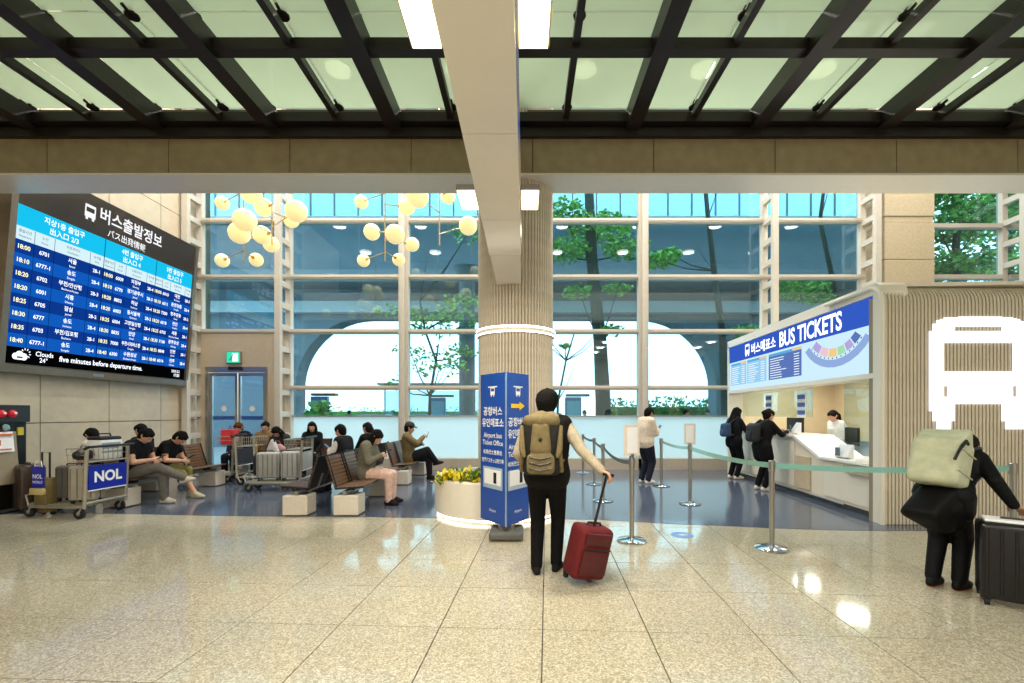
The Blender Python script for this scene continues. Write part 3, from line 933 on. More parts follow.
# things on and behind the counter (booth-local coordinates -> world)
bpy.context.view_layer.update()
BM = Matrix.Translation((4.78, 5.98, 0)) @ Matrix.Rotation(R(-90) - BA, 4, 'Z')
def bw(x, y, z): return tuple(BM @ Vector((x, y, z)))
def bthing(name, label, cat, x, y, z, rz=0, group=None): return thing(name, label, cat, bw(x, y, z), R(-90) - BA + rz, group)
for k, (x, z) in enumerate(((-4.05, 1.44), (-2.75, 1.42))):
    t = bthing('window_notice', ('blue and white price notice on the far counter glass', 'blue and white price notice on the middle counter glass')[k], 'notice', x, .41, z)
    MB().bb(-.14, .14, -.004, .004, 0, .46).build('sheet', M_PRINTW, t)
    for q in range(3):
        MB().bb(-.13, .13, -.008, -.004, .05 + q * .15, .13 + q * .15).build('blue_block', mat('notice_blue', (70, 96, 176), .5), t)
for k, (x, z, s_) in enumerate(((-4.35, 1.1, 1), (-2.62, 1.1, -1), (-1.2, .78, 1))):
    t = bthing('counter_card', ('white card stand on the far end of the counter', 'white card stand at the bend of the counter', 'white card stand on the low counter')[k], 'card stand', x, .2, z, R(12 * s_))
    MB().prism([(-.05, 0), (.08, 0), (.02, .22), (.008, .22)], -.13, .13, 'yz').build('stand', M_PRINTW, t)
    MB().bb(-.08, .01, -.05, -.045, .04, .17).build('picture', mat('card_print', (90, 110, 120), .5), t)
    t.children[-1].rotation_euler = (R(-16), 0, 0); t.children[-1].location = (0, .012, .01)
def monitor(label, x, y, z, rz):
    t = bthing('monitor', label, 'monitor', x, y, z, rz)
    MB().rbox((0, 0, .34), (.5, .04, .32), .012).build('screen', M_BLACK, t)
    MB().bb(-.03, .03, .01, .03, .02, .2).build('stand', M_BLACK, t)
    MB().rbox((0, .0, .01), (.22, .16, .02), .006).build('foot', M_BLACK, t)
monitor('black monitor at the near end behind the low counter', -.75, .95, .74, R(150))
monitor('black monitor behind the bend of the counter', -2.2, 1.0, .74, R(170))
monitor('small black monitor behind the far counter', -3.9, .9, .9, R(190))
t = bthing('staff_desk', 'pale staff desk inside the ticket booth', 'desk', -2.2, 1.15, 0)
MB().bb(-2.6, 1.9, -.35, .35, .70, .74).build('desk_top', m_ct, t)
for xx in (-2.5, -.3, 1.8): MB().bb(xx - .03, xx + .03, -.3, .3, 0.005, .70).build('leg', m_cf, t)
MB().bb(-2.5, 1.8, -.03, 0, .74, 1.0).build('divider', mat('divider_blue', (176, 204, 222), .3), t)
t = bthing('office_chair', 'dark office chair inside the ticket booth', 'chair', -1.6, 1.85, 0, R(20))
MB().rbox((0, 0, .48), (.46, .46, .08), .03).build('seat', M_BLACK, t, True)
MB().rbox((0, .22, .82), (.44, .07, .56), .03, rx=R(-8)).build('backrest', M_BLACK, t, True)
MB().tube([(0, 0, .06), (0, 0, .45)], .03).build('post', M_CHROME, t, True)
for k in range(5):
    MB().tube([(0, 0, .08), (.28 * math.cos(k * 1.257), .28 * math.sin(k * 1.257), .03)], [.025, .02]).build('leg', M_BLACK, t)

# ================================================================== BLUE TOTEM SIGN
tp = thing('totem_sign', 'blue three sided ticket office sign on a grey foot', 'sign', (-.222, 5.25, 0))
m_tb = mat('totem_blue', (20, 74, 168), .35, var=.04, scale=2)
L0, L1 = Vector((-.34, .45)), Vector((.27, .42))
MB().prism([(0, 0), (L1.x, L1.y), (L0.x, L0.y)], .17, 1.98, 'xy').build('body', m_tb, tp)
MB().tube([(0, -.004, .17), (0, -.004, 1.98)], .012, 8).build('edge_trim', mat('trim_silver', (150, 180, 224), .25, metal=.6), tp, True)
MB().rbox((0, .18, .06), (.40, .42, .10), .03).rbox((0, .2, .13), (.2, .22, .1), .02).build('foot', mat('foot_grey', (92, 92, 88), .6), tp)
def face(A, B, nm):
    """child frame lying on a face from left edge A to right edge B"""
    d = (B - A); ang = math.atan2(d.y, d.x)
    e = link(nm, None, tp, (A.x, A.y, 0)); e.rotation_euler = (0, 0, ang)
    return e, d.length
fl, wl_ = face(L0, Vector((0, 0)), 'left_face')
fr2, wr_ = face(Vector((0, 0)), L1, 'right_face')
for f_, w_, rt in ((fl, wl_, False), (fr2, wr_, True)):
    c_ = w_ / 2
    ic = MB(); bus_icon(ic, c_, 1.70, .12, -.004)
    ic.rect(c_ - .10, c_ + .10, 1.81, 1.825, -.004)
    dz = 0
    if rt:
        MB().add([(c_ - .15, -.004, 1.56), (c_ + .03, -.004, 1.56), (c_ + .03, -.004, 1.53), (c_ + .15, -.004, 1.585), (c_ + .03, -.004, 1.64), (c_ + .03, -.004, 1.61), (c_ - .15, -.004, 1.61)], [(0, 1, 2, 3, 4, 5, 6)]).build('yellow_arrow', mat('arrow_yellow', (240, 196, 30), .5), f_)
        dz = -.13
    ic.build('bus_mark', M_PRINTW, f_)
    for tx, sz_, zl_, bd_ in (('공항버스', .115, 1.48, .02), ('유인매표소', .115, 1.34, .02), ('Airport bus', .085, 1.20, .012), ('Ticket Office', .085, 1.11, .012), ('机场巴士售票处', .06, 1.0, .015), ('空港バスきっぷ売り場', .06, .90, .015)):
        MB().text(tx, sz_, c_, zl_ + dz, -.004, 'C', bd_, maxw=w_ * .84).build('lettering_line', M_PRINTW, f_)
    MB().text('Airport', .05, c_, .30, -.004, 'C', .005).build('lettering_line', M_PRINTW, f_)
    MB().bb(c_ - .21, c_ + .21, -.006, -.001, .58, .84 + dz * .2).build('photo_panel', mat('photo_grey', (168, 186, 204), .4), f_)
    MB().bb(c_ - .18, c_ + .18, -.008, -.006, .63, .81).bb(c_ - .18, c_ - .05, -.0085, -.006, .79, .815).build('photo_card', M_PRINTW, f_)
    MB().bb(c_ + .03, c_ + .09, -.011, -.006, .65, .78).build('card_terminal', M_BLACK, f_)

# ================================================================== STANCHIONS
st0 = thing('stanchion', '', 'stanchion', (0, 0, 0))
MB().lathe([(.001, .0), (.17, .0), (.175, .01), (.16, .022), (.08, .034), (.035, .05), (.03, .05)], seg=28).build('base', M_CHROME, st0, True)
MB().tube([(0, 0, .03), (0, 0, .86)], .028, 16).build('post', M_STEEL, st0, True)
MB().lathe([(.001, .975), (.03, .975), (.036, .968), (.036, .86), (.028, .855)], seg=16).build('belt_head', M_STEEL, st0, True)
def sign_on(o, z0, w, h, rz, par_lab):
    s_ = MB().bb(-w / 2, w / 2, -.012, .012, z0, z0 + h).build('sign_plate', mat('sign_cream', (226, 214, 200), .4), o, rz=rz)
    MB().bb(-w / 2 + .03, w / 2 - .03, -.014, -.012, z0 + .03, z0 + h - .03).build('sign_sheet', M_PRINTW, s_)
    MB().bb(-.02, .02, -.02, .02, z0 - .06, z0 + .02).build('sign_clip', M_STEEL, s_)
SP = {'a': (px(583, 11.2), 11.2), 'b': (1.46, 9.5), 'c': (1.33, 7.67), 'd': (1.25, 5.27), 'e': (2.80, 9.25), 'f': (2.72, 7.42), 'g': (2.72, 4.96), 'h': (5.12, 4.72)}
SL = {'a': 'chrome queue post by the window wall, farthest of the row', 'b': 'chrome queue post, second from the window in the left row', 'c': 'chrome queue post just behind the red suitcase handle',
      'd': 'chrome queue post with a cream sign plate beside the red suitcase', 'e': 'chrome queue post nearest the person in cream jacket', 'f': 'chrome queue post with a narrow white sign plate',
      'g': 'chrome queue post standing alone on the beige tiles', 'h': 'chrome queue post at the right edge behind the dark suitcase'}
first = True
SO = {}
for k, (x, y) in SP.items():
    if first:
        o = st0; o.location = (x, y, .001); o['label'] = SL[k]; first = False
    else:
        o = dup(st0, (x, y, .001), 0, SL[k])
    o['group'] = 'queue posts with belts'
    SO[k] = o
for k, o in SO.items():
    o.location.z = .005 if k in 'abcef' else .001
sign_on(SO['d'], 1.0, .21, .36, R(25), '')
sign_on(SO['f'], .98, .18, .34, R(-35), '')
m_belt_d = mat('belt_dark', (70, 78, 80), .5)
m_belt_g = glassmat('belt_green', (196, 226, 214), .0, frost=.75)
def belt(a, b, m_, lab, w=.05, sag=.035):
    p0, p1 = Vector((*SP[a], .92)), Vector((*SP[b], .92))
    d = (p1 - p0).normalized()
    p0 = p0 + d * .04; p1 = p1 - d * .04
    nrm = Vector((-d.y, d.x, 0)) * .0015
    mb = MB()
    n = 12
    vv = []
    for k in range(n + 1):
        t = k / n
        q = p0.lerp(p1, t) - Vector((0, 0, sag * 4 * t * (1 - t)))
        vv += [q + nrm - Vector((0, 0, w / 2)), q + nrm + Vector((0, 0, w / 2)), q - nrm + Vector((0, 0, w / 2)), q - nrm - Vector((0, 0, w / 2))]
    ff = []
    for k in range(n):
        for j in range(4):
            ff.append((k * 4 + j, k * 4 + (j + 1) % 4, (k + 1) * 4 + (j + 1) % 4, (k + 1) * 4 + j))
    mb.add(vv, ff + [(0, 1, 2, 3), (n * 4, n * 4 + 1, n * 4 + 2, n * 4 + 3)])
    tag(mb.build('queue_belt', m_), lab, 'belt', 'queue belts between the posts')
belt('a', 'b', m_belt_d, 'dark queue belt by the window wall')
belt('b', 'c', m_belt_d, 'dark queue belt in the middle of the left row')
belt('c', 'd', m_belt_d, 'dark queue belt running to the cream sign post', sag=.07)
belt('e', 'f', m_belt_g, 'pale green queue belt behind the narrow white sign')
belt('f', 'g', m_belt_g, 'pale green queue belt in front of the ticket counter', .06)
belt('g', 'h', m_belt_g, 'pale green queue belt crossing behind the crouching traveller', .06)
fk = thing('floor_sticker', 'round blue floor sticker with a white mark', 'sticker', (px(682, 5.53), 5.53, .001))
MB().lathe([(.001, .001), (.135, .001), (.135, 0)], seg=24).build('disc', mat('sticker_blue', (108, 150, 214), .3), fk)
MB().add([(-.06, 0, .002), (.02, -.04, .002), (.02, -.015, .002), (.07, -.015, .002), (.07, .015, .002), (.02, .015, .002), (.02, .04, .002)], [(0, 1, 2, 3, 4, 5, 6)]).build('arrow_mark', M_PRINTW, fk)

# ================================================================== BENCHES
m_wood = mat('walnut_slat', (80, 54, 40), .4, var=.22, scale=14)
m_wood_l = mat('oak_slat', (108, 80, 58), .4, var=.2, scale=14)
SW = .58
def make_bench(label, n, wood, loc, rz, group):
    """n-seat bench; local +x along the bench, people face -y"""
    t = thing('bench', label, 'bench', loc, rz, group)
    L = n * SW
    MB().bb(-.02, L + .02, -.03, .03, .30, .36).build('beam', M_STEEL, t)
    for x in ((.12, L - .12) if n > 1 else (.2,)):
        pd = MB().rbox((x, -.02, .155), (.30, .36, .29), .015).build('pedestal', mat('pedestal_stone', (216, 206, 190), .45, var=.06, scale=30), t)
        MB().bb(x - .10, x + .10, -.12, .12, .30, .305).build('pedestal_plate', M_STEEL, pd)
    sl = MB().rbox((0, 0, 0), (SW - .05, .062, .016), .004, seg=1).mesh('seat_slat', wood)
    bl = MB().rbox((0, 0, 0), (SW - .05, .014, .050), .004, seg=1).mesh('back_slat', wood)
    for s_ in range(n):
        cx_ = (s_ + .5) * SW
        sh = MB()
        for xa, xb_ in ((cx_ - SW / 2 + .035, cx_ - SW / 2 + .06), (cx_ + SW / 2 - .06, cx_ + SW / 2 - .035)):
            sh.prism([(-.25, .40), (.16, .372), (.16, .40), (-.25, .435)], xa, xb_, 'yz')
            sh.prism([(.12, .375), (.16, .372), (.305, .862), (.272, .868)], xa, xb_, 'yz')
        sh.prism([(-.24, .405), (.15, .383), (.15, .390), (-.24, .412)], cx_ - SW / 2 + .06, cx_ + SW / 2 - .06, 'yz')
        sh.prism([(.162, .38), (.170, .38), (.302, .86), (.294, .86)], cx_ - SW / 2 + .06, cx_ + SW / 2 - .06, 'yz')
        sh.bb(cx_ - .08, cx_ + .08, -.06, .06, .34, .39)
        sh.build('seat_shell', M_BLACK, t)
        MB().tube([(cx_, .17, .37), (cx_, .2, .45), (cx_, .245, .58)], .016, 6).build('bracket', M_STEEL, t)
        for k in range(6):
            u = k / 5
            o = link('seat_slat', sl, t, (cx_, -.24 + .37 * u, .43 - .028 * u)); o.rotation_euler = (R(-4), 0, 0)
        for k in range(8):
            u = (k + .5) / 8
            o = link('back_slat', bl, t, (cx_, .155 + .132 * u, .415 + .44 * u)); o.rotation_euler = (R(-16.5), 0, 0)
    return t
G1 = 'slatted waiting benches'
# facing +x : rz = +90 (local -y -> +x), bench runs along +y
make_bench('walnut slatted bench on stone blocks, seat facing the planter', 3, m_wood_l, (-2.62, 6.55, .004), R(90), G1)
make_bench('dark slatted bench back to back with the planter-facing bench', 6, m_wood, (-3.32, 6.55 + 6 * SW, .004), R(-90), G1)
make_bench('far slatted bench facing right near the window post', 3, m_wood_l, (-2.62, 9.35, .004), R(90), G1)
make_bench('slatted bench by the left wall, seat facing the hall', 4, m_wood_l, (-6.5, 7.12, .004), R(90), G1)
make_bench('dark slatted bench facing the departures board', 3, m_wood, (-7.2, 7.12 + 3 * SW, .004), R(-90), G1)
make_bench('slatted bench in front of the windows facing the hall', 4, m_wood, (-7.1, 10.95, .004), 0, G1)

# ================================================================== LUGGAGE
def suitcase(label, size, rgb, loc, rz, soft=False, handle=.0, wheels=4, stripe=True, group=None, zoff=0, pull=None):
    w, d, hgt = size
    t = thing('suitcase', label, 'suitcase', loc, rz, group)
    nm = 'case_%d_%d_%d' % rgb
    m_ = mat(nm, rgb, .8 if soft else .3, var=.1, scale=40 if soft else 6, bump=.2 if soft else 0)
    MB().rbox((0, 0, .05 + hgt / 2), (w, d, hgt), .05 if soft else .04, seg=3).build('shell', m_, t, True)
    m_d = mat(nm + '_rib', tuple(int(v * .75) for v in rgb), .45, var=.1)
    if soft:
        MB().rbox((0, -d / 2, .05 + hgt * .36), (w * .8, .05, hgt * .5), .02).build('front_pocket', m_d, t, True)
        MB().rbox((0, -d / 2, .05 + hgt * .8), (w * .8, .035, hgt * .24), .015).build('top_pocket', m_d, t, True)
        MB().tube([(-w * .38, -d / 2 - .028, .05 + hgt * .63), (w * .38, -d / 2 - .028, .05 + hgt * .63)], .006, 6).build('zip', M_BLACK, t)
    else:
        nrib = max(3, int(w / .075))
        for k in range(nrib):
            x = -w / 2 + w * (k + .5) / nrib
            MB().rbox((x, 0, .05 + hgt / 2), (.022, d + .012, hgt * .86), .006, seg=1).build('shell_rib', m_d, t)
        MB().bb(-w / 2 - .002, w / 2 + .002, -.008, .008, .05, .05 + hgt + .002).build('zip_seam', M_BLACK, t)
    MB().tube([(-.07, 0, .05 + hgt), (-.065, 0, .075 + hgt), (.065, 0, .075 + hgt), (.07, 0, .05 + hgt)], .010, 8).build('carry_handle', M_BLACK, t, True)
    MB().tube([(w / 2, 0, .05 + hgt * .6), (w / 2 + .025, 0, .05 + hgt * .58), (w / 2 + .025, 0, .05 + hgt * .42), (w / 2, 0, .05 + hgt * .4)], .009, 8).build('side_handle', M_BLACK, t, True)
    if handle:
        MB().tube([(-.09, d * .35, .05 + hgt * .95), (-.09, d * .35, .05 + hgt + handle)], .008).tube([(.09, d * .35, .05 + hgt * .95), (.09, d * .35, .05 + hgt + handle)], .008).tube([(-.10, d * .35, .05 + hgt + handle), (.10, d * .35, .05 + hgt + handle)], .013).build('pull_handle', M_BLACK, t, True)
    for sx in (-1, 1):
        for sy in ((-1, 1) if wheels == 4 else (1,)):
            wh = MB().tube([(sx * (w / 2 - .045) - .014, sy * (d / 2 - .045), .026), (sx * (w / 2 - .045) + .014, sy * (d / 2 - .045), .026)], .026, 12).build('wheel', M_RUBBER, t, True)
            MB().bb(sx * (w / 2 - .045) - .022, sx * (w / 2 - .045) + .022, sy * (d / 2 - .045) - .02, sy * (d / 2 - .045) + .02, .04, .065).build('wheel_fork', M_BLACK, wh)
    return t

def make_cart(label, loc, rz, panel_rgb, word=None, group='airport luggage carts'):
    """luggage cart; handle end at local +x, sign faces +x, platform runs to -x"""
    t = thing('luggage_cart', label, 'luggage cart', loc, rz, group)
    m_ = mat('cart_steel', (186, 180, 166), .3, metal=.7, var=.05)
    MB().tube([(.46, -.30, .16), (-.42, -.26, .16), (-.58, -.14, .16), (-.58, .14, .16), (-.42, .26, .16), (.46, .30, .16)], .022, 8).build('deck_frame', m_, t, True)
    for y in (-.18, -.09, 0, .09, .18):
        MB().tube([(.44, y, .165), (-.56, y * .7, .165)], .010, 6).build('deck_bar', m_, t)
    for y in (-.16, .16):
        MB().tube([(-.56, y, .165), (-.60, y, .30), (-.60, 0, .33)] if y < 0 else [(-.56, y, .165), (-.60, y, .30), (-.60, 0, .33)], .012, 6).build('front_stop', m_, t)
    for y in (-.31, .31):
        MB().tube([(.46, y, .15), (.48, y, .6), (.50, y, 1.0)], .024, 8).build('upright', m_, t, True)
    MB().tube([(.47, -.31, .22), (.47, .31, .22)], .022, 8).build('cross_bar', m_, t, True)
    MB().tube([(.49, -.31, .80), (.49, .31, .80)], .014, 8).build('cross_bar', m_, t, True)
    MB().tube([(.50, -.34, .99), (.56, -.34, 1.02), (.56, .34, 1.02), (.50, .34, .99)], .02, 8).build('push_handle', M_BLACK, t, True)
    sp = MB().bb(.485, .50, -.285, .285, .40, .745).build('sign_panel', mat('cart_panel_%d_%d_%d' % panel_rgb, panel_rgb, .3, var=.03), t)
    MB().bb(.484, .501, -.285, .285, .385, .40).build('panel_edge', M_WHITE, sp)
    if word:
        e = MB(); e.text(word, .21, 0, .51, -.002, 'C', .035, .95)
        eo = e.build('lettering', M_PRINTW, sp); eo.location = (.503, 0, 0); eo.rotation_euler = (0, 0, R(90))
    bk = MB()
    for k in range(9):
        y = -.29 + k * .0725
        bk.tube([(.50, y, .80), (.20, y, .80), (.17, y, .99)], .005, 5)
        bk.tube([(.50, y, .80), (.50, y, .99)], .005, 5)
    bk.tube([(.17, -.29, .99), (.17, .29, .99)], .008, 6).tube([(.17, -.29, .99), (.50, -.29, .99)], .008, 6).tube([(.17, .29, .99), (.50, .29, .99)], .008, 6).tube([(.17, -.29, .90), (.50, -.29, .90)], .005, 6).tube([(.17, .29, .90), (.50, .29, .90)], .005, 6)
    bk.build('basket', m_, t)
    for x, y in ((.40, -.30), (.40, .30), (-.47, -.20), (-.47, .20)):
        w_ = MB().tube([(x - .02, y - .018, .075), (x - .02, y + .018, .075)], .075, 18).build('wheel', M_RUBBER, t, True)
        MB().tube([(x - .02, y - .022, .075), (x - .02, y + .022, .075)], .03, 12).build('hub', M_GREY, w_, True)
        MB().tube([(x - .02, y - .026, .075), (x + .03, y - .026, .15), (x + .03, y + .026, .15), (x - .02, y + .026, .075)], .010, 6).build('caster_fork', m_, w_, True)
    return t
NOLB = (24, 44, 160)
c1 = make_cart('luggage cart with a blue lettered panel and stacked cases', (-6.66, 6.68, 0.001), R(-3), NOLB, 'NOL')
# local cart placement helper
def oncart(c_, x, y, z):
    q = Matrix.Rotation(c_.rotation_euler.z, 4, 'Z') @ Vector((x, y, z))
    return (c_.location.x + q.x, c_.location.y + q.y, c_.location.z + q.z)
suitcase('silver grey ribbed suitcase standing on the blue-panel cart', (.34, .24, .50), (168, 160, 142), oncart(c1, .22, -.05, .18), R(10))
suitcase('dark grey suitcase standing on the front of the blue-panel cart', (.32, .22, .48), (92, 88, 80), oncart(c1, -.16, .08, .18), R(4))
suitcase('tall brown suitcase standing on the floor by the service machine', (.42, .28, .66), (58, 44, 36), (px(25, 6.85), 6.9, .001), R(-30))
bx_ = thing('cool_bag', 'white soft bag with black lid in the blue-panel cart basket', 'bag', oncart(c1, .34, .10, .81), R(87))
MB().rbox((0, 0, .15), (.36, .24, .30), .04).build('body', mat('bag_white', (226, 226, 222), .5, var=.05), bx_, True)
MB().rbox((0, 0, .31), (.34, .23, .06), .03).build('lid', M_BLACK, bx_, True)
MB().tube([(-.1, 0, .33), (-.08, 0, .38), (.08, 0, .38), (.1, 0, .33)], .01).build('handle', M_BLACK, bx_, True)
MB().rect(-.16, .16, .10, .13, -.122).rect(-.16, .1, .16, .19, -.122).rect(-.16, .13, .22, .25, -.122).build('print', mat('bag_print', (150, 156, 160), .5), bx_)
bp = thing('duffel_bag', 'small black bag in the front of the blue-panel cart basket', 'bag', oncart(c1, .32, -.19, .815), R(87))
MB().hull([((-.07, 0, .08), .07), ((.07, 0, .08), .07), ((0, 0, .13), .05)]).build('body', M_BLACK, bp, True)
MB().tube([(-.06, 0, .15), (-.03, 0, .21), (.03, 0, .21), (.06, 0, .15)], .007).build('handle', M_BLACK, bp, True)
sb = thing('shopping_bag', 'blue shopping bag with white lettering hung on a pull handle', 'bag', (px(46, 6.62), 6.62, .001), R(-10))
MB().rbox((0, 0, .30), (.22, .16, .50), .02).build('trolley_body', mat('khaki_case', (112, 98, 56), .6, var=.15), sb, True)
MB().bb(-.10, .10, -.10, -.082, .42, .72).build('bag_front', mat('bag_blue', (30, 44, 168), .4), sb)
lb = MB(); lb.text('NOL', .085, 0, .55, -.102, 'C', .02); lb.text('WORLD', .05, 0, .48, -.102, 'C', .02); lb.build('lettering', M_PRINTW, sb)
MB().tube([(-.07, 0, .52), (-.07, 0, .92), (.07, 0, .92), (.07, 0, .52)], .012).build('pull_handle', M_BLACK, sb, True)
MB().tube([(-.07, -.09, .70), (-.05, -.09, .80), (.05, -.09, .80), (.07, -.09, .70)], .006).build('bag_handle', M_WHITE, sb, True)
MB().rbox((.0, -.10, .36), (.26, .05, .10), .02).build('scarf', mat('scarf_sand', (196, 176, 122), .8, var=.15), sb, True)
for sx in (-1, 1): MB().tube([(sx * .08 - .012, .03, .03), (sx * .08 + .012, .03, .03)], .03, 12).build('wheel', M_RUBBER, sb, True)

c2 = make_cart('luggage cart holding a red bag near the sliding doors', (-6.85, 9.85, .005), R(18), (90, 90, 92))
rb_ = thing('gift_bag', 'red and white printed shopping bag in the cart by the sliding doors', 'bag', oncart(c2, .34, 0, .81), R(18))
MB().rbox((0, 0, .16), (.26, .34, .32), .01).build('body', mat('gift_red', (214, 44, 56), .4, var=.2, scale=9), rb_)
MB().bb(.131, .134, -.13, .13, .06, .16).build('print', M_PRINTW, rb_)
MB().tube([(0, -.08, .32), (0, -.05, .40), (0, .05, .40), (0, .08, .32)], .006).build('handle', M_BLACK, rb_, True)
c3 = make_cart('luggage cart with dark cases in front of the window bench', (-5.5, 9.62, .005), R(180), (60, 66, 74))
suitcase('charcoal suitcase lying on the cart before the window bench', (.62, .26, .38), (56, 58, 60), oncart(c3, -.06, .0, .18), R(10))
bt_ = thing('stuffed_bag', 'white and black tote on the cart before the window bench', 'bag', oncart(c3, -.12, .02, .62), R(10))
MB().hull([((-.07, 0, .06), .06), ((.07, 0, .06), .06), ((.0, 0, .26), .06)]).build('body', mat('tote_white', (206, 200, 200), .6, var=.1), bt_, True)
MB().tube([(-.05, -.03, .26), (-.03, -.04, .38), (.03, -.04, .38), (.05, -.03, .26)], .018).build('strap', M_BLACK, bt_, True)
c4 = make_cart('luggage cart with two silver cases behind the dark bench', (-4.78, 8.8, .005), R(8), (150, 150, 146))
suitcase('silver suitcase at the back of the silver-case cart', (.42, .24, .50), (166, 164, 156), oncart(c4, -.22, .05, .18), R(12))
suitcase('silver suitcase beside the handle of the silver-case cart', (.34, .24, .52), (178, 176, 170), oncart(c4, .20, .0, .18), R(14))

# red trolley case behind the standing man (tilted in his grip) and the black case at the right edge
rc = suitcase('red fabric trolley suitcase leaning beside the man with a backpack', (.34, .23, .46), (96, 3, 10), (px(583, 3.98), 3.93, .0), R(22), soft=True, wheels=2)
bc = suitcase('large black ribbed suitcase held at the right edge', (.40, .27, .60), (20, 20, 22), (px(1013, 3.5), 3.5, .001), R(-38))
MB().rbox((0, 0, .66), (.34, .2, .02), .008).build('label_sheet', M_PRINTW, bc)

# ================================================================== PENDANT LAMPS
m_gl_ = mat('globe_glow', (255, 232, 168), .35, var=.03, emit=.62)
m_brass = mat('pale_brass', (206, 176, 120), .35, metal=.7)
def zpx(u, v): return 190 + u / 2.732, 180 + v / 2.732
clusters = [
 ('pendant lamp of many warm globes at the left window bays', 8.9,
  [(88, 63, 18, .5), (167, 35, 28, -.5), (202, 75, 24, .1), (150, 110, 30, -.6), (135, 145, 28, -.3), (197, 150, 24, .1), (222, 176, 21, .5), (88, 220, 18, .6), (181, 218, 18, .5), (290, 85, 29, -.7), (277, 110, 20, .4)], (147, 224)),
 ('pendant lamp of warm globes left of the overhead beam', 9.2,
  [(468, 60, 18, .4), (497, 142, 22, .0), (560, 148, 26, -.4), (474, 220, 17, .5), (570, 218, 17, .5), (593, 73, 22, .1), (622, 45, 30, -.7), (607, 176, 19, .3), (705, 45, 20, .3), (760, 125, 25, -.4)], (533, 682)),
]
for lab, D, gl_, stems in clusters:
    t = thing('globe_pendant', lab, 'pendant lamp', (px(zpx(sum(stems) / 2, 0)[0], D), D, CEIL - .3), group='globe pendant lamps')
    ox, oy, oz = t.location
    rods = []
    sxw = []
    for u in stems:
        x_ = px(zpx(u, 0)[0], D)
        zb_ = pz(zpx(0, 222)[1], D) if u != 224 and u != 682 else pz(zpx(0, 178)[1], D)
        MB().tube([(x_ - ox, 0, zb_ - oz), (x_ - ox, 0, .3)], .012, 6).build('stem', m_brass, t)
        sxw.append(x_)
    MB().tube([(sxw[0] - ox - .1, 0, .27), (sxw[1] - ox + .1, 0, .27)], .03, 8).build('canopy_bar', m_brass, t)
    for (u, v, r_, dd) in gl_:
        d_ = D + dd
        X, Zg = zpx(u, v)
        xw, zw = px(X, d_), pz(Y := zpx(u, v)[1], d_)
        rad = r_ / 2.732 * d_ / F
        g = MB().ball((0, 0, 0), rad, 20).build('globe', m_gl_, t, True, (xw - ox, d_ - oy, zw - oz))
        sx_ = min(sxw, key=lambda q: abs(q - xw))
        dirv = Vector((sx_ - xw, oy - d_, 0))
        ln_ = dirv.length
        if ln_ > rad:
            q0 = dirv.normalized() * (rad * .96)
            MB().tube([q0, dirv], .010, 6).build('arm', m_brass, g)
            MB().tube([q0 * .95, q0 * 1.12], .035, 10).build('socket', m_brass, g, True)
# ================================================================== OUTSIDE
gr = struct(MB().bb(-40, 40, 12.62, 90, -.3, -.02).build('floor_outside', mat('paving', (150, 152, 150), .8, var=.1, scale=2)), 'pale paved forecourt outside the windows')
m_via = mat('viaduct_concrete', (98, 112, 122), .7, var=.08, scale=1.5)
VY = 20.0
vd = struct(link('wall_viaduct', None, None, (0, VY, 0)), 'grey elevated road with a wide arch outside the windows')
x0, x1, zs0, zt = -10.2, 8.5, 2.6, 5.75
archp = [(-30, -.02), (x0, -.02), (x0, zs0)]
for k in range(1, 12):
    a = PI - PI * k / 12 / 2
    archp.append((x0 + 3.2 + 3.2 * math.cos(a), zs0 + (zt - zs0) * math.sin(a)))
archp += [(x0 + 3.2, zt), (x1 - 3.2, zt)]
for k in range(1, 12):
    a = PI / 2 - PI / 2 * k / 12
    archp.append((x1 - 3.2 + 3.2 * math.cos(a), zs0 + (zt - zs0) * math.sin(a)))
archp += [(x1, zs0), (x1, -.02), (16, -.02), (16, 10.1), (-30, 10.1)]
MB().prism(archp, 0, .9, 'xz').build('arch_wall', m_via, vd)
MB().bb(-30, 16, -1.2, 4.4, 7.0, 7.5).build('deck_edge', mat('deck_edge', (112, 124, 132), .7, var=.08), vd)
MB().bb(-30, 16, -.35, 0, 5.9, 6.4).build('ledge', mat('ledge_pale', (150, 160, 166), .6, var=.06), vd)
MB().bb(-30, 16, -1.2, -1.05, 9.55, 9.75).build('coping', mat('coping', (150, 164, 170), .6), vd)
for k in range(34):
    if k < 33: MB().bb(-17 + k * 1.0 + .04, -16 + k * 1.0 - .04, -1.12, -1.10, 9.8, 12.4).build('barrier_pane', glassmat('barrier_glass', (206, 234, 242), .05, frost=.3), vd)
    MB().bb(-17 + k * 1.0 - .03, -17 + k * 1.0 + .03, -1.14, -1.08, 9.75, 12.4).build('rail_post', m_via, vd)
MB().bb(-30, 16, -1.15, -1.07, 10.85, 10.95).build('hand_rail', m_via, vd)
for k, x in enumerate((px(467, 17), px(1180, 17))):
    t = thing('concrete_pier', ('grey concrete pier outside left of the round column', 'grey concrete pier outside on the right')[k], 'pier', (x, 17.0, -.02))
    MB().lathe([(.30, 0), (.30, 6.6), (.5, 7.0)], seg=24).build('shaft', m_via, t, True)
    MB().rbox((0, 0, .15), (.9, .9, .3), .03).build('footing', m_via, t)

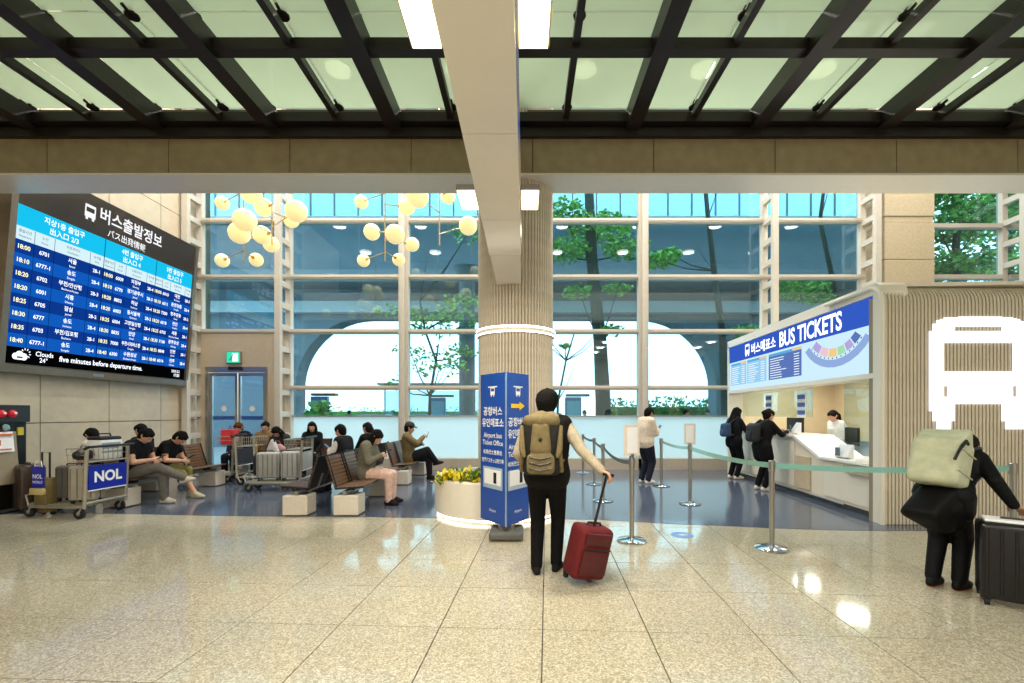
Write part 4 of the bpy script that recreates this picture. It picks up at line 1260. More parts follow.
m_bark = mat('bark', (58, 62, 58), .9, var=.3, scale=14, bump=.5)
m_lf = [mat('leaf_fresh', (158, 206, 84), .6, var=.35, scale=4), mat('leaf_mid', (104, 166, 70), .6, var=.35, scale=4)]
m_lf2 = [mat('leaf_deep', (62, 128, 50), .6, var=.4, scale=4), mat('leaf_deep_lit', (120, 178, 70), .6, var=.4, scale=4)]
def tree(label, loc, trunk, blobs, n, leaf=.09, r0=.13, mats=None, bare=0, seed=1):
    rnd = random.Random(seed)
    t = thing('tree', label, 'tree', loc)
    pts = [Vector(p) for p in trunk]
    MB().tube(pts, [r0 * (1 - .6 * i / (len(pts) - 1)) for i in range(len(pts))], 8).build('trunk', m_bark, t, True)
    for (bx, by, bz, br) in blobs:
        s_ = min(pts, key=lambda q: (q - Vector((bx, by, bz - .8))).length)
        e_ = Vector((bx, by, bz))
        mid = (s_ + e_) / 2 + Vector((0, 0, -.12))
        MB().tube([s_, mid, e_], [.035, .022, .01], 6).build('branch', m_bark, t)
    for k in range(bare):
        s_ = pts[rnd.randrange(len(pts) // 3, len(pts))]
        a = rnd.uniform(0, 2 * PI)
        e_ = s_ + Vector((math.cos(a) * 1.2, math.sin(a) * .7, rnd.uniform(.5, 1.5)))
        MB().tube([s_, (s_ + e_) / 2 + Vector((0, 0, -.1)), e_], [.022, .014, .006], 5).build('branch', m_bark, t)
    mb = MB()
    tot = sum(b[3] ** 2 for b in blobs)
    for (bx, by, bz, br) in blobs:
        for k in range(int(n * br * br / tot)):
            v = Vector((rnd.gauss(0, 1), rnd.gauss(0, 1), rnd.gauss(0, .55)))
            v = v.normalized() * br * rnd.random() ** .4
            v.z *= .45
            c_ = Vector((bx, by, bz)) + v
            a = Vector((rnd.uniform(-1, 1), rnd.uniform(-1, 1), rnd.uniform(-.5, .5))).normalized() * leaf * rnd.uniform(.6, 1.3)
            b = a.orthogonal().normalized() * leaf * .6
            b.rotate(Matrix.Rotation(rnd.uniform(0, 6.28), 3, a.normalized()))
            mb.slot(rnd.randrange(2)).add([c_ - a, c_ - b, c_ + a, c_ + b], [(0, 1, 2, 3)])
    o = mb.build('foliage', mats or m_lf, t); o['kind'] = 'stuff'
    return t
def tp_(x, y, d): return (px(x, d), 0, pz(y, d))
def mk(label, d, trunk_px, blobs_px, n, **kw):
    bx, by = trunk_px[0]
    loc = (px(bx, d), d, -.02)
    tr = [(0, 0, 0)] + [(px(a, d) - loc[0], 0, pz(b, d)) for a, b in trunk_px[1:]]
    bl = [(px(a, d) - loc[0], dy, pz(b, d), r_ * d / F) for a, b, r_, dy in blobs_px]
    tree(label, loc, tr, bl, n, **kw)
mk('dark trunked tree outside right of the round column', 15.5, [(604, 440), (603, 400), (600, 340), (592, 260), (589, 190), (586, 120)],
   [(566, 250, 26, 0), (600, 225, 34, .3), (625, 250, 24, -.2), (580, 290, 18, .2), (610, 330, 14, 0), (560, 215, 24, -.3), (620, 285, 16, .4)], 2600, seed=3, r0=.3)
mk('slim leaning tree outside behind the ticket booth sign', 16, [(727, 430), (724, 380), (722, 330), (714, 270), (708, 217), (702, 150)],
   [(660, 260, 18, 0), (672, 250, 12, .3), (745, 330, 14, 0)], 700, seed=4, r0=.16, bare=5)
mk('tree with yellow green leaves above the ticket booth', 15.5, [(845, 430), (842, 350), (835, 290), (820, 220), (826, 170)],
   [(800, 288, 26, 0), (820, 296, 16, .2), (785, 283, 14, -.2)], 900, seed=5, r0=.12, bare=4)
mk('sparse leafed young tree outside the left windows', 15, [(428, 432), (430, 395), (436, 360), (425, 330), (420, 300)],
   [(440, 365, 30, 0), (455, 350, 22, .3), (410, 350, 18, 0), (395, 385, 14, 0), (440, 318, 40, .2), (465, 300, 22, 0), (395, 310, 20, .1), (470, 230, 26, 0)], 900, seed=6, r0=.06, bare=6)
mk('bare twigged tree outside beside the round column', 14.5, [(556, 440), (558, 400), (566, 360), (575, 330)], [(565, 345, 6, 0)], 30, seed=8, r0=.05, bare=9)
for k, (x, d, lab) in enumerate(((955, 16.0, 'dense green tree outside the right window, left of two'), (1010, 20, 'dense green tree outside the right window, farther right'), (1085, 16, 'dense green tree outside beyond the right edge'))):
    mk(lab, d, [(x, 440), (x + 4, 340), (x, 260), (x + 5, 180)], [(x - 22, 268, 34, 0), (x + 14, 262, 36, .4), (x - 8, 228, 40, .2), (x + 20, 215, 36, -.3), (x - 20, 200, 30, .3), (x, 180, 36, 0), (x, 300, 40, 0)], 5200, seed=20 + k, mats=m_lf2, r0=.2, leaf=.11)
# low hedges and far tree belt
def hedge(label, x0_, x1_, y, hgt, n, seed, dep=.8):
    rnd = random.Random(seed)
    t = thing('hedge', label, 'hedge', ((x0_ + x1_) / 2, y, -.02))
    mb = MB()
    L = (x1_ - x0_) / 2
    for k in range(n):
        c_ = Vector((rnd.uniform(-L, L), rnd.uniform(-dep / 2, dep / 2), rnd.uniform(.03, hgt) * rnd.uniform(.7, 1.1)))
        a = Vector((rnd.uniform(-1, 1), rnd.uniform(-1, 1), rnd.uniform(-1, 1))).normalized() * .13
        b = a.orthogonal().normalized() * .09
        mb.slot(rnd.randrange(2)).add([c_ - a, c_ - b, c_ + a, c_ + b], [(0, 1, 2, 3)])
    o = mb.build('foliage', m_lf2, t); o['kind'] = 'stuff'
    MB().rbox((0, 0, hgt * .42), (2 * L * .97, dep * .8, hgt * .84), .1).build('hedge_core', m_lf2[0], t)
hedge('dark clipped hedge outside beneath the right window bays', px(612, 22), px(735, 22), 24.2, 2.2, 2600, 31)
hedge('low distant hedge across the forecourt on the left', px(290, 44), px(480, 44), 44, 2.0, 1600, 32, 1.5)
hedge('small round shrub outside by the left window post', px(292, 17), px(312, 17), 18.4, 1.9, 700, 33)
# cars
def car(label, loc, rz, rgb):
    t = thing('car', label, 'car', loc, rz)
    m_ = mat('car_%d_%d_%d' % rgb, rgb, .25, metal=.2, coat=.6)
    MB().prism([(-2.1, .3), (2.1, .3), (2.15, .65), (1.9, .85), (1.1, .93), (.5, 1.42), (-1.1, 1.46), (-1.75, .98), (-2.15, .9)], -.85, .85, 'xz').build('body', m_, t)
    MB().prism([(1.0, .95), (.47, 1.36), (-1.05, 1.39), (-1.6, 1.0)], -.86, .86, 'xz').build('window', M_BLACK, t)
    for x in (-1.3, 1.3):
        for y in (-.8, .8):
            w_ = MB().tube([(x, y - .1, .32), (x, y + .1, .32)], .32, 18).build('wheel', M_RUBBER, t, True)
            MB().tube([(x, y - .11, .32), (x, y + .11, .32)], .18, 12).build('hub', M_STEEL, w_, True)
    MB().bb(2.1, 2.17, -.75, -.45, .6, .74).bb(2.1, 2.17, .45, .75, .6, .74).build('headlight', M_PRINTW, t)
car('white car parked outside far behind the left windows', (px(430, 34), 34, -.02), R(8), (210, 216, 220))
car('pale blue car parked outside behind the olive jacket man', (px(465, 39), 39, -.02), R(-4), (120, 160, 190))
car('dark van coloured car outside near the window post', (px(378, 27), 27, -.02), R(90), (40, 46, 56))
# bus stop kiosks and shelter
for k, (x, d) in enumerate(((320, 24), (438, 26), (573, 25))):
    t = thing('bus_stop_kiosk', ('blue bus stop kiosk outside the left window bay', 'blue bus stop kiosk outside the middle window bay', 'blue bus stop kiosk outside right of the round column')[k], 'kiosk', (px(x, d), d, -.02))
    MB().rbox((0, 0, 1.2), (.9, .3, 2.4), .05).build('body', mat('kiosk_blue', (60, 130, 190), .4, var=.08), t)
    MB().rect(-.36, .36, 1.2, 2.2, -.16).build('display', mat('kiosk_screen', (130, 210, 230), .3), t)
    MB().rbox((.25, 0, 2.5), (1.3, .5, .14), .04).build('roof', mat('kiosk_roof', (60, 74, 80), .5), t)
t = thing('glass_shelter', 'thin framed glass bus shelter outside the left windows', 'shelter', (px(430, 22), 22, -.02))
for x in (-2.2, 0, 2.2, 4.4):
    MB().bb(x - .03, x + .03, -.03, .03, 0, 2.85).build('post', M_GREY, t)
MB().bb(-2.3, 4.5, -.9, .4, 2.85, 2.93).build('roof', M_GREY, t)
for a in (-2.2, 0, 2.2):
    MB().bb(a + .05, a + 2.15, -.006, .006, .15, 2.6).build('pane', glassmat('shelter_glass', (215, 235, 240), .03), t)

# ================================================================== PEOPLE
def remeshed(mb, name, m_, parent, voxel, it=3):
    me = mb.mesh(name + '_src', m_)
    ob = bpy.data.objects.new(name + '_src', me)
    md = ob.modifiers.new('r', 'REMESH'); md.mode = 'VOXEL'; md.voxel_size = voxel; md.use_smooth_shade = True
    sm = ob.modifiers.new('s', 'SMOOTH'); sm.iterations = it; sm.factor = .5
    me2 = evaluated_mesh(ob)
    bpy.data.meshes.remove(me)
    me2.name = name
    me2.materials.clear(); me2.materials.append(m_)
    return link(name, me2, parent)

def ik(a, c_, l1, l2, pole):
    a, c_ = Vector(a), Vector(c_)
    d = c_ - a
    L = d.length
    if L > (l1 + l2) * .995:
        c_ = a + d.normalized() * (l1 + l2) * .995
        d = c_ - a; L = d.length
    u = d.normalized()
    x = (l1 * l1 - l2 * l2 + L * L) / (2 * L)
    hh = math.sqrt(max(0, l1 * l1 - x * x))
    p = Vector(pole) - u * Vector(pole).dot(u)
    p.normalize()
    return a + u * x + p * hh, c_

SKIN = mat('skin', (198, 150, 122), .5, var=.06, scale=20)
def person(label, loc, heading, pose='stand', H=1.70, lean=4, head=8, turn=0, hands=None, legs=None, top=(30, 30, 32), low=(24, 24, 28), shoe=(36, 34, 34),
           hair='short', hair_rgb=(24, 20, 18), sleeve=1.0, low_len=1.0, coat=0, vox=.011, curl=.55, extra=None, sole=None, top_rough=.85, group=None, sit_z=.42, fat=0.0, hood=False, vest=None, hs=1.0, cuff=None, hdir=None):
    t = thing('person', label, 'person', loc, heading, group)
    s = H / 1.72
    X = Vector((1, 0, 0))
    sit = pose == 'sit'
    P = Vector((0, 0, (sit_z + .105) if sit else .91 * s))
    if sit: P = Vector((0, .04, P.z))
    la = R(lean)
    T = Vector((0, math.sin(la), math.cos(la)))
    B_ = Vector((0, -math.cos(la), math.sin(la)))           # towards the back
    waist, chest, nb = P + T * .12 * s, P + T * .33 * s, P + T * .485 * s
    sh = {k: P + T * .455 * s + X * (.17 * s * k) for k in (-1, 1)}
    ha = R(lean + head)
    HU = Vector((0, math.sin(ha), math.cos(ha)))
    HF0 = Vector((0, math.cos(ha), -math.sin(ha)))
    rot = Matrix.Rotation(R(turn), 3, HU)
    HF, HX = rot @ HF0, rot @ X
    hb = nb + HU * .06 * s
    hc = nb + HU * .165 * s + HF * .02
    # legs
    leg = {}
    for k in (-1, 1):
        hip = P + X * (.09 * s * k) - Vector((0, 0, .03 if not sit else .015))
        if legs and k in legs:
            an, pole = Vector(legs[k][0]), Vector(legs[k][1])
        elif sit:
            an, pole = Vector((k * .11, .46 * s, .085)), Vector((0, .3, 1))
        else:
            an, pole = Vector((k * .10, -.01, .085)), Vector((0, 1, 0))
        kn, an = ik(hip, an, .425 * s, .405 * s, pole)
        if legs and k in legs and len(legs[k]) > 2:
            fd = Vector(legs[k][2]).normalized()
        else:
            fd = Vector((k * .12, 1, 0)).normalized()
        leg[k] = (hip, kn, an, fd)
    arm = {}
    for k in (-1, 1):
        tg, pole = (hands or {}).get(k, (None, None)) if hands else (None, None)
        if tg is None:
            if sit: tg, pole = P + Vector((k * .12, .30, .04)), (k * .8, -.6, -.4)
            else: tg, pole = P + Vector((k * .24, .04, -.03)), (k * .3, -1, 0)
        el, wr = ik(sh[k], tg, .285 * s, .255 * s, pole)
        arm[k] = (sh[k], el, wr)
    f = fat
    torso = lambda g: [[(P + X * .085 * s, .105 + g), (P - X * .085 * s, .105 + g), (waist + X * .07 * s, .095 + g), (waist - X * .07 * s, .095 + g)],
                       [(waist + X * .07 * s, .095 + g), (waist - X * .07 * s, .095 + g), (chest + X * .085 * s, .105 + g), (chest - X * .085 * s, .105 + g)],
                       [(chest + X * .085 * s, .105 + g), (chest - X * .085 * s, .105 + g), (sh[1] - X * .03, .065 + g), (sh[-1] + X * .03, .065 + g), (nb - T * .02, .062 + g)]]
    b = MB()
    for hset in torso(f): b.hull(hset)
    b.hull([(nb, .056), (hb, .052)]); b.hull([(hb, .05), (hc - HU * .05, .055)])
    b.hull([(hc + HU * .02 - HF * .015, .086), (hc + HU * .01 + HF * .018, .078), (hc - HU * .055 + HF * .03, .052), (hc - HU * .092 + HF * .052, .026)])
    b.hull([(hc + HU * .01 + HF * .088, .010), (hc - HU * .028 + HF * .108, .013), (hc - HU * .03 + HF * .085, .02)])
    b.hull([(hc - HU * .062 + HF * .084 - HX * .015, .010), (hc - HU * .062 + HF * .084 + HX * .015, .010)])
    for k in (-1, 1):
        b.hull([(hc + HX * .088 * k - HF * .01 + HU * .015, .016), (hc + HX * .086 * k - HF * .008 - HU * .02, .012)])
        b.hull([(hc + HU * .028 + HF * .086 + HX * .03 * k, .010), (hc + HU * .03 + HF * .078 + HX * .045 * k, .010)])
        S, E, W = arm[k]
        b.hull([(S, .056 + f), (S.lerp(E, .5), .05), (E, .041)]); b.hull([(E, .041), (E.lerp(W, .35), .041), (W, .028)])
        hip, kn, an, fd = leg[k]
        b.hull([(hip, .088 + f), (kn, .058)]); b.hull([(kn, .058), (kn.lerp(an, .35) , .054), (an, .036)])
        b.hull([(an - fd * .03 - Vector((0, 0, .045)), .03), (an + fd * .12 - Vector((0, 0, .05)), .025), (an, .034)])
        # hand: palm, four fingers with two bends, thumb
        fw = (W - E).normalized()
        if hdir and k in hdir:
            fw, pn = Vector(hdir[k][0]).normalized(), Vector(hdir[k][1]).normalized()
        else:
            pn = Vector((-k, .3, -.2))
        pn = (pn - fw * pn.dot(fw)).normalized()
        sd = fw.cross(pn).normalized()
        if sd.dot(HF0 + Vector((0, 0, .5))) < 0: sd = -sd
        pc = W + fw * .03
        b.hull([(W, .026), (pc + sd * .022, .016), (pc - sd * .022, .016)])
        b.hull([(pc + sd * .024, .016), (pc - sd * .024, .016), (W + fw * .085 + sd * .03, .013), (W + fw * .085 - sd * .03, .013)])
        cu = curl[k] if isinstance(curl, dict) else curl
        for q, (o_, L) in enumerate(((.031, .072), (.0105, .080), (-.0105, .075), (-.031, .058))):
            b0 = W + fw * .088 + sd * o_
            a1, a2 = cu * 1.3, cu * 2.9
            b1 = b0 + (fw * math.cos(a1) + pn * math.sin(a1)) * L * .55
            b2 = b1 + (fw * math.cos(a2) + pn * math.sin(a2)) * L * .5
            b.hull([(b0, .0098), (b1, .009)]); b.hull([(b1, .009), (b2, .0078)])
        th0 = W + fw * .03 + sd * .03
        th1 = th0 + (fw * .6 + sd * .75 + pn * .35).normalized() * .042
        th2 = th1 + (fw * .8 + pn * (.3 + cu)).normalized() * .034
        b.hull([(th0, .014), (th1, .011)]); b.hull([(th1, .011), (th2, .009)])
    remeshed(b, 'body', SKIN, t, vox, 2)
    # eyes
    e_ = MB()
    for k in (-1, 1): e_.ball(hc + HU * .012 + HF * .083 + HX * .032 * k, .011, 8)
    e_.build('eyes', mat('eye_dark', (30, 24, 22), .2), t, True)
    # clothing
    def cloth(nm, rgb): return mat('cloth_%s_%d_%d_%d' % (nm, *rgb), rgb, top_rough, var=.14, scale=22, bump=.25, spec=.15)
    tm = MB()
    g = .018 + f
    for hset in torso(g): tm.hull(hset)
    tm.hull([(nb + T * .015, .066), (nb - T * .05, .09)])
    if hood:
        tm.hull([(nb + T * .04 + B_ * .05 + X * .07, .045), (nb + T * .04 + B_ * .05 - X * .07, .045), (nb + B_ * .085, .05), (nb + T * .06 + B_ * .03, .07)])
    for k in (-1, 1):
        S, E, W = arm[k]
        tm.hull([(S, .066 + f), (S.lerp(E, .3 if sleeve < .5 else 1), .062 if sleeve < .5 else .054 + f * .6)])
        if sleeve < .5: tm.hull([(S, .066 + f), (S.lerp(E, sleeve * 2), .060)])
        if sleeve > .5: tm.hull([(E, .054 + f * .6), (E.lerp(W, (sleeve - .5) * 2), .040 + f * .4)])
    if coat:
        # skirt of a coat, flared, following the thighs a little
        for k in (-1, 1):
            hip, kn, an, fd = leg[k]
            tm.hull([(P + X * .085 * k, .13 + f), (P - X * .02 * k, .12 + f), (hip.lerp(kn, coat), .115 + f), (hip.lerp(kn, coat) + B_ * .05, .10 + f)])
    else:
        tm.hull([(P + X * .085 - Vector((0, 0, .04)), .11 + f), (P - X * .085 - Vector((0, 0, .04)), .11 + f), (waist, .12 + f)])
    remeshed(tm, 'top', cloth('top', top), t, vox * 1.15)
    if vest:
        vm = MB()
        for hset in torso(g + .016): vm.hull(hset)
        vm.hull([(P + X * .09 - Vector((0, 0, .03)), .125 + f), (P - X * .09 - Vector((0, 0, .03)), .125 + f), (waist, .13 + f)])
        remeshed(vm, 'vest', cloth('vest', vest), t, vox * 1.15)
    lm = MB()
    for k in (-1, 1):
        hip, kn, an, fd = leg[k]
        lm.hull([(hip, .102 + f), (P, .112 + f), (hip.lerp(kn, .35), .09 + f)])
        lm.hull([(hip, .102 + f), (hip.lerp(kn, min(1, low_len * 2)), .072 + f * .5)])
        if low_len > .5:
            lm.hull([(kn, .072 + f * .5), (kn.lerp(an, (low_len - .5) * 2), .056 + f * .4)])
    remeshed(lm, 'trousers', cloth('low', low), t, vox * 1.15)
    for k in (-1, 1):
        hip, kn, an, fd = leg[k]
        sd = Vector((-fd.y, fd.x, 0))
        dn = Vector((0, 0, -1)) if abs(fd.z) < .3 else fd.cross(sd).normalized() * (1 if fd.cross(sd).z < 0 else -1)
        base = an + dn * (.085 - .03)
        sm = MB()
        sm.hull([(base - fd * .045, .034), (base + fd * .09 + sd * .018, .032), (base + fd * .09 - sd * .018, .032), (base + fd * .155, .026), (an - fd * .005, .042)])
        so = remeshed(sm, 'shoe', cloth('shoe', shoe), t, .011, 1)
        if sole:
            MB().hull([(base - fd * .045 + dn * .018, .022), (base + fd * .09 + sd * .022 + dn * .018, .02), (base + fd * .09 - sd * .022 + dn * .018, .02), (base + fd * .16 + dn * .018, .018)]).build('shoe_sole', cloth('sole', sole), so)
    # hair
    hm = MB()
    hm.hull([(hc + HU * .035 - HF * .022, .094 * hs), (hc + HU * .045 + HF * .012, .082 * hs)])
    hm.hull([(hc + HU * .02 - HF * .035, .088 * hs), (hc - HU * .045 - HF * .045, .066 * hs)])
    for k in (-1, 1):
        hm.hull([(hc + HX * .05 * k + HU * .045 + HF * .03, .045), (hc + HX * .066 * k - HF * .02, .032)])
    hm.hull([(hc + HU * .07 + HF * .055 + HX * .03, .03), (hc + HU * .07 + HF * .055 - HX * .03, .03), (hc + HU * .09 - HF * .02, .05)])
    rnd = random.Random(len(label) * 7)
    for k in range(14):
        a = rnd.uniform(0, 6.28); ph = rnd.uniform(.1, 1.3)
        dv = HX * math.cos(a) * math.sin(ph) + HF * math.sin(a) * math.sin(ph) * .9 + HU * math.cos(ph)
        q = hc + HU * .03 - HF * .02 + dv * .088 * hs
        hm.hull([(q, .018), (q + dv * .008 + HX * rnd.uniform(-.015, .015) - HU * .012, .008)])
    if hair == 'long':
        for k in (-1, 0, 1):
            hm.hull([(hc + HX * .055 * k - HF * .04, .055), (nb + X * .07 * k + B_ * .07 + T * -.05, .05), (chest + X * .06 * k + B_ * .12, .035)])
        for k in (-1, 1):
            hm.hull([(hc + HX * .075 * k + HF * .0, .03), (hc + HX * .085 * k - HU * .09 + HF * .01, .03), (nb + X * .10 * k + T * -.06 - B_ * .05, .03)])
    if hair == 'tail':
        hm.hull([(hc - HF * .10 + HU * .03, .035), (hc - HF * .14 - HU * .03, .035)]); hm.hull([(hc - HF * .14 - HU * .03, .035), (hc - HF * .13 - HU * .17, .02)])
    if hair == 'bun':
        hm.hull([(hc - HF * .09 + HU * .04, .05), (hc - HF * .12 + HU * .02, .045)])
    remeshed(hm, 'hair', mat('hair_%d_%d_%d' % hair_rgb, tuple(int(v * .7) for v in hair_rgb), .85, var=.5, scale=60, bump=.8, spec=.15), t, .011, 2)
    info = dict(P=P, T=T, B=B_, chest=chest, nb=nb, sh=sh, arm=arm, leg=leg, hc=hc, HU=HU, HF=HF, waist=waist)
    return t, info

def phone(par_t, pos, label, heading=0, tilt=-40):
    M = par_t.matrix_basis @ Matrix.Translation(pos)
    q = par_t.rotation_euler.z
    w = Matrix.Translation(par_t.location) @ Matrix.Rotation(q, 4, 'Z') @ Vector(pos)
    t = thing('phone', label, 'phone', w, q + heading, rx=R(tilt))
    MB().rbox((0, 0, 0), (.072, .009, .15), .004, seg=1).build('case', M_BLACK, t)
    MB().rect(-.033, .033, -.068, .068, -.0052).build('screen', glow('phone_glow', (150, 180, 210), .5), t)

PH = {-1: ((-.075, .30, .80), (-.8, -.5, -.5)), 1: ((.075, .30, .80), (.8, -.5, -.5))}
E_, W_h, N_, S_ = R(-90), R(90), 0, R(180)

# --- the man with a backpack and the red trolley case
mn, inf = person('man in beige hoodie and black vest with a khaki backpack, seen from behind', (px(547, 4.2), 4.22, .0), R(-6), H=1.75, lean=2, head=0, turn=-14,
    hands={-1: ((-.20, .20, .98), (-.6, -1, -.2)), 1: ((.50, -.18, .985), (.3, -.4, -1))}, legs={-1: ((-.095, -.03, .085), (0, 1, .0), (-.15, 1, 0)), 1: ((.085, .06, .085), (.1, 1, 0), (.25, 1, 0))},
    top=(176, 164, 142), vest=(22, 20, 20), low=(14, 13, 14), shoe=(28, 26, 26), sole=(220, 216, 208), hood=True, vox=.0085, curl={-1: .5, 1: .62}, hdir={1: ((.65, -.25, -.35), (-.1, -.1, -1))}, fat=.002, hs=1.22)
ru = thing('backpack', 'khaki and black backpack on the standing man', 'backpack', mn.location, mn.rotation_euler.z)
c0 = inf['chest'] + inf['B'] * .25 + Vector((-.035, 0, -.03))
m_kh = mat('khaki_cloth', (114, 100, 64), .8, var=.16, scale=26, bump=.3)
m_bk = mat('black_cloth', (24, 22, 20), .8, var=.2, scale=26, bump=.3)
bb_ = MB().hull([(c0 + Vector((-.10, .02, -.20)), .065), (c0 + Vector((.10, .02, -.20)), .065), (c0 + Vector((-.10, .02, .10)), .065), (c0 + Vector((.10, .02, .10)), .065), (c0 + Vector((0, .02, .17)), .07), (c0 + Vector((0, -.05, -.16)), .07), (c0 + Vector((0, -.04, .06)), .06)])
remeshed(bb_, 'main_bag', m_bk, ru, .01)
fp = MB().hull([(c0 + Vector((-.045, -.085, -.05)), .04), (c0 + Vector((.045, -.085, -.05)), .04), (c0 + Vector((-.03, -.07, .12)), .04), (c0 + Vector((.03, -.07, .12)), .04)])
fp.hull([(c0 + Vector((-.07, -.10, -.20)), .04), (c0 + Vector((.07, -.10, -.20)), .04), (c0 + Vector((-.07, -.095, -.12)), .04), (c0 + Vector((.07, -.095, -.12)), .04)])
remeshed(fp, 'front_pocket', m_kh, ru, .009)
lid = MB().hull([(c0 + Vector((-.10, -.01, .17)), .05), (c0 + Vector((.10, -.01, .17)), .05), (c0 + Vector((0, -.06, .17)), .05), (c0 + Vector((0, .0, .215)), .04)])
remeshed(lid, 'lid', m_kh, ru, .01)
for k in (-1, 1):
    MB().hull([(c0 + Vector((k * .155, -.02, .12)), .016), (c0 + Vector((k * .15, -.07, -.05)), .02), (c0 + Vector((k * .13, -.09, -.10)), .016)]).hull([(c0 + Vector((k * .15, -.06, -.08)), .016), (c0 + Vector((k * .16, 0, -.22)), .018)]).build('side_panel', m_kh, ru, True)
    MB().tube([c0 + Vector((k * .08, .05, .20)), inf['nb'] + Vector((k * .09, -.07, .0)), inf['sh'][k] + Vector((-k * .05, .0, .095)), inf['sh'][k] + Vector((-k * .045, .10, .05)), inf['chest'] + Vector((k * .13, .15, -.02)), inf['waist'] + Vector((k * .19, .04, .05)), c0 + Vector((k * .15, .05, -.2))], .019, 8).build('strap', m_kh, ru, True)
for q in range(3):
    z_ = -.10 - q * .045
    MB().tube([c0 + Vector((-.085, -.142, z_)), c0 + Vector((0, -.15, z_ - .02)), c0 + Vector((.085, -.142, z_))], .006, 6).build('cord', M_BLACK, ru, True)
MB().ball(c0 + Vector((0, -.128, .03)), .014, 8).build('badge', M_BLACK, ru, True)
for o_ in kids(ru):
    if o_.name.split('.')[0] != 'strap':
        for v in o_.data.vertices: v.co = c0 + (v.co - c0) * 1.12
# red case: tilt it and run the handle up to his hand
Wr = mn.location + (Matrix.Rotation(mn.rotation_euler.z, 3, 'Z') @ inf['arm'][1][2])
hnd = Wr + Vector((.055, -.045, -.035))
rc.location = (px(581, 3.98), 3.98, .012)
rc.rotation_euler = (0, 0, 0)
zax = (hnd - Vector(rc.location) - Vector((.03, 0, 0))).normalized()
fx_ = Vector((math.cos(R(24)), math.sin(R(24)), 0))
xax = (fx_ - zax * fx_.dot(zax)).normalized(); yax = zax.cross(xax)
rc.rotation_euler = Matrix((xax, yax, zax)).transposed().to_euler()
Li = Matrix((xax, yax, zax)) @ (hnd - Vector(rc.location))
MB().tube([(Li.x - .03, Li.y, .50), (Li.x - .02, Li.y, Li.z - .01)], .012).tube([(Li.x + .04, Li.y, .50), (Li.x + .03, Li.y, Li.z - .01)], .0).tube([(Li.x - .055, Li.y, Li.z), (Li.x + .05, Li.y, Li.z)], .014).build('pull_handle', M_BLACK, rc, True)

# --- traveller bending to the black suitcase
tv, iv = person('traveller in a black padded coat bending over a dark suitcase', (px(943, 3.85), 3.85, 0), R(-62), H=1.52, lean=40, head=20, turn=0,
    hands={-1: ((-.12, .52, .80), (-.4, -.6, -.6)), 1: ((.37, .20, .76), (.5, -.5, -.6))}, legs={-1: ((-.07, .0, .085), (0, 1, 0), (0, 1, 0)), 1: ((.08, .08, .085), (0, 1, 0), (.1, 1, 0))},
    top=(9, 9, 10), low=(14, 14, 17), shoe=(16, 16, 18), sole=(196, 120, 90), coat=.3, vox=.0095, curl=.25, fat=.0, hood=True, top_rough=.6, hdir={1: ((.2, .8, -.35), (0, -.3, -1))})
cd = MB()
Pv = iv['P']
cd.hull([(Pv + Vector((sx * .09, .04, .06)), .11) for sx in (-1, 1)] + [(Pv + Vector((sx * .07, -.10, -.10)), .08) for sx in (-1, 1)] + [(Pv + Vector((sx * .07, .08, -.22)), .09) for sx in (-1, 1)])
cd.hull([(Pv + Vector((sx * .08, -.10, .02)), .06) for sx in (-1, 1)] + [(Pv + Vector((sx * .08 - .04, -.34, -.12)), .04) for sx in (-1, 1)] + [(Pv + Vector((sx * .06, -.10, -.26)), .04) for sx in (-1, 1)] + [(Pv + Vector((0, .04, -.28)), .07)])
cd.hull([(Pv + Vector((sx * .09 - .04, -.32, -.14)), .045) for sx in (-1, 1)] + [(Pv + Vector((sx * .05, -.14, -.26)), .035) for sx in (-1, 1)])
cd.hull([(Pv + Vector((sx * .08, .14, .0)), .09) for sx in (-1, 1)] + [(Pv + Vector((sx * .06, .16, -.20)), .06) for sx in (-1, 1)] + [(iv['chest'], .12)])
remeshed(cd, 'coat_tail', mat('cloth_top_9_9_10', (9, 9, 10)), tv, .013, 14)
hd_ = MB().hull([(iv['hc'] + iv['HU'] * .03 - iv['HF'] * .03, .105), (iv['hc'] - iv['HU'] * .05 - iv['HF'] * .02, .10), (iv['nb'], .09)])
remeshed(hd_, 'hood', mat('cloth_top_9_9_10', (9, 9, 10)), tv, .012)
rk = thing('rucksack', 'pale grey green roll top rucksack on the bending traveller', 'backpack', tv.location, tv.rotation_euler.z)
m_pg = mat('pale_sage_cloth', (176, 180, 152), .7, var=.12, scale=14, bump=.4)
pt_ = R(24)
Tp, Bp = Vector((0, math.sin(pt_), math.cos(pt_))), Vector((0, -math.cos(pt_), math.sin(pt_)))
c1_ = Vector((0, -.06, 1.12))
def rkp(x, b_, t_): return c1_ + Vector((x, 0, 0)) + Bp * b_ + Tp * t_
rm2 = MB()
rm2.hull([(rkp(sx * .12, sb_, st_), .055) for sx in (-1, 1) for sb_, st_ in ((-.11, -.17), (.07, -.20), (.08, .10), (-.10, .12))])
rm2.hull([(rkp(sx * .14, sb_, st_), .03) for sx in (-1, 1) for sb_, st_ in ((-.09, .12), (.08, .12))] + [(rkp(sx * .15, -.02, .25), .022) for sx in (-1, 1)])
remeshed(rm2, 'pack', m_pg, rk, .011)
MB().tube([rkp(.15, .04, .12), rkp(.17, .12, .08), rkp(.17, .17, .0), rkp(.16, .18, -.07)], .012).tube([rkp(.17, .13, .06), rkp(.175, .08, .13), rkp(.17, .03, .12)], .014).build('buckle_strap', M_BLACK, rk, True)
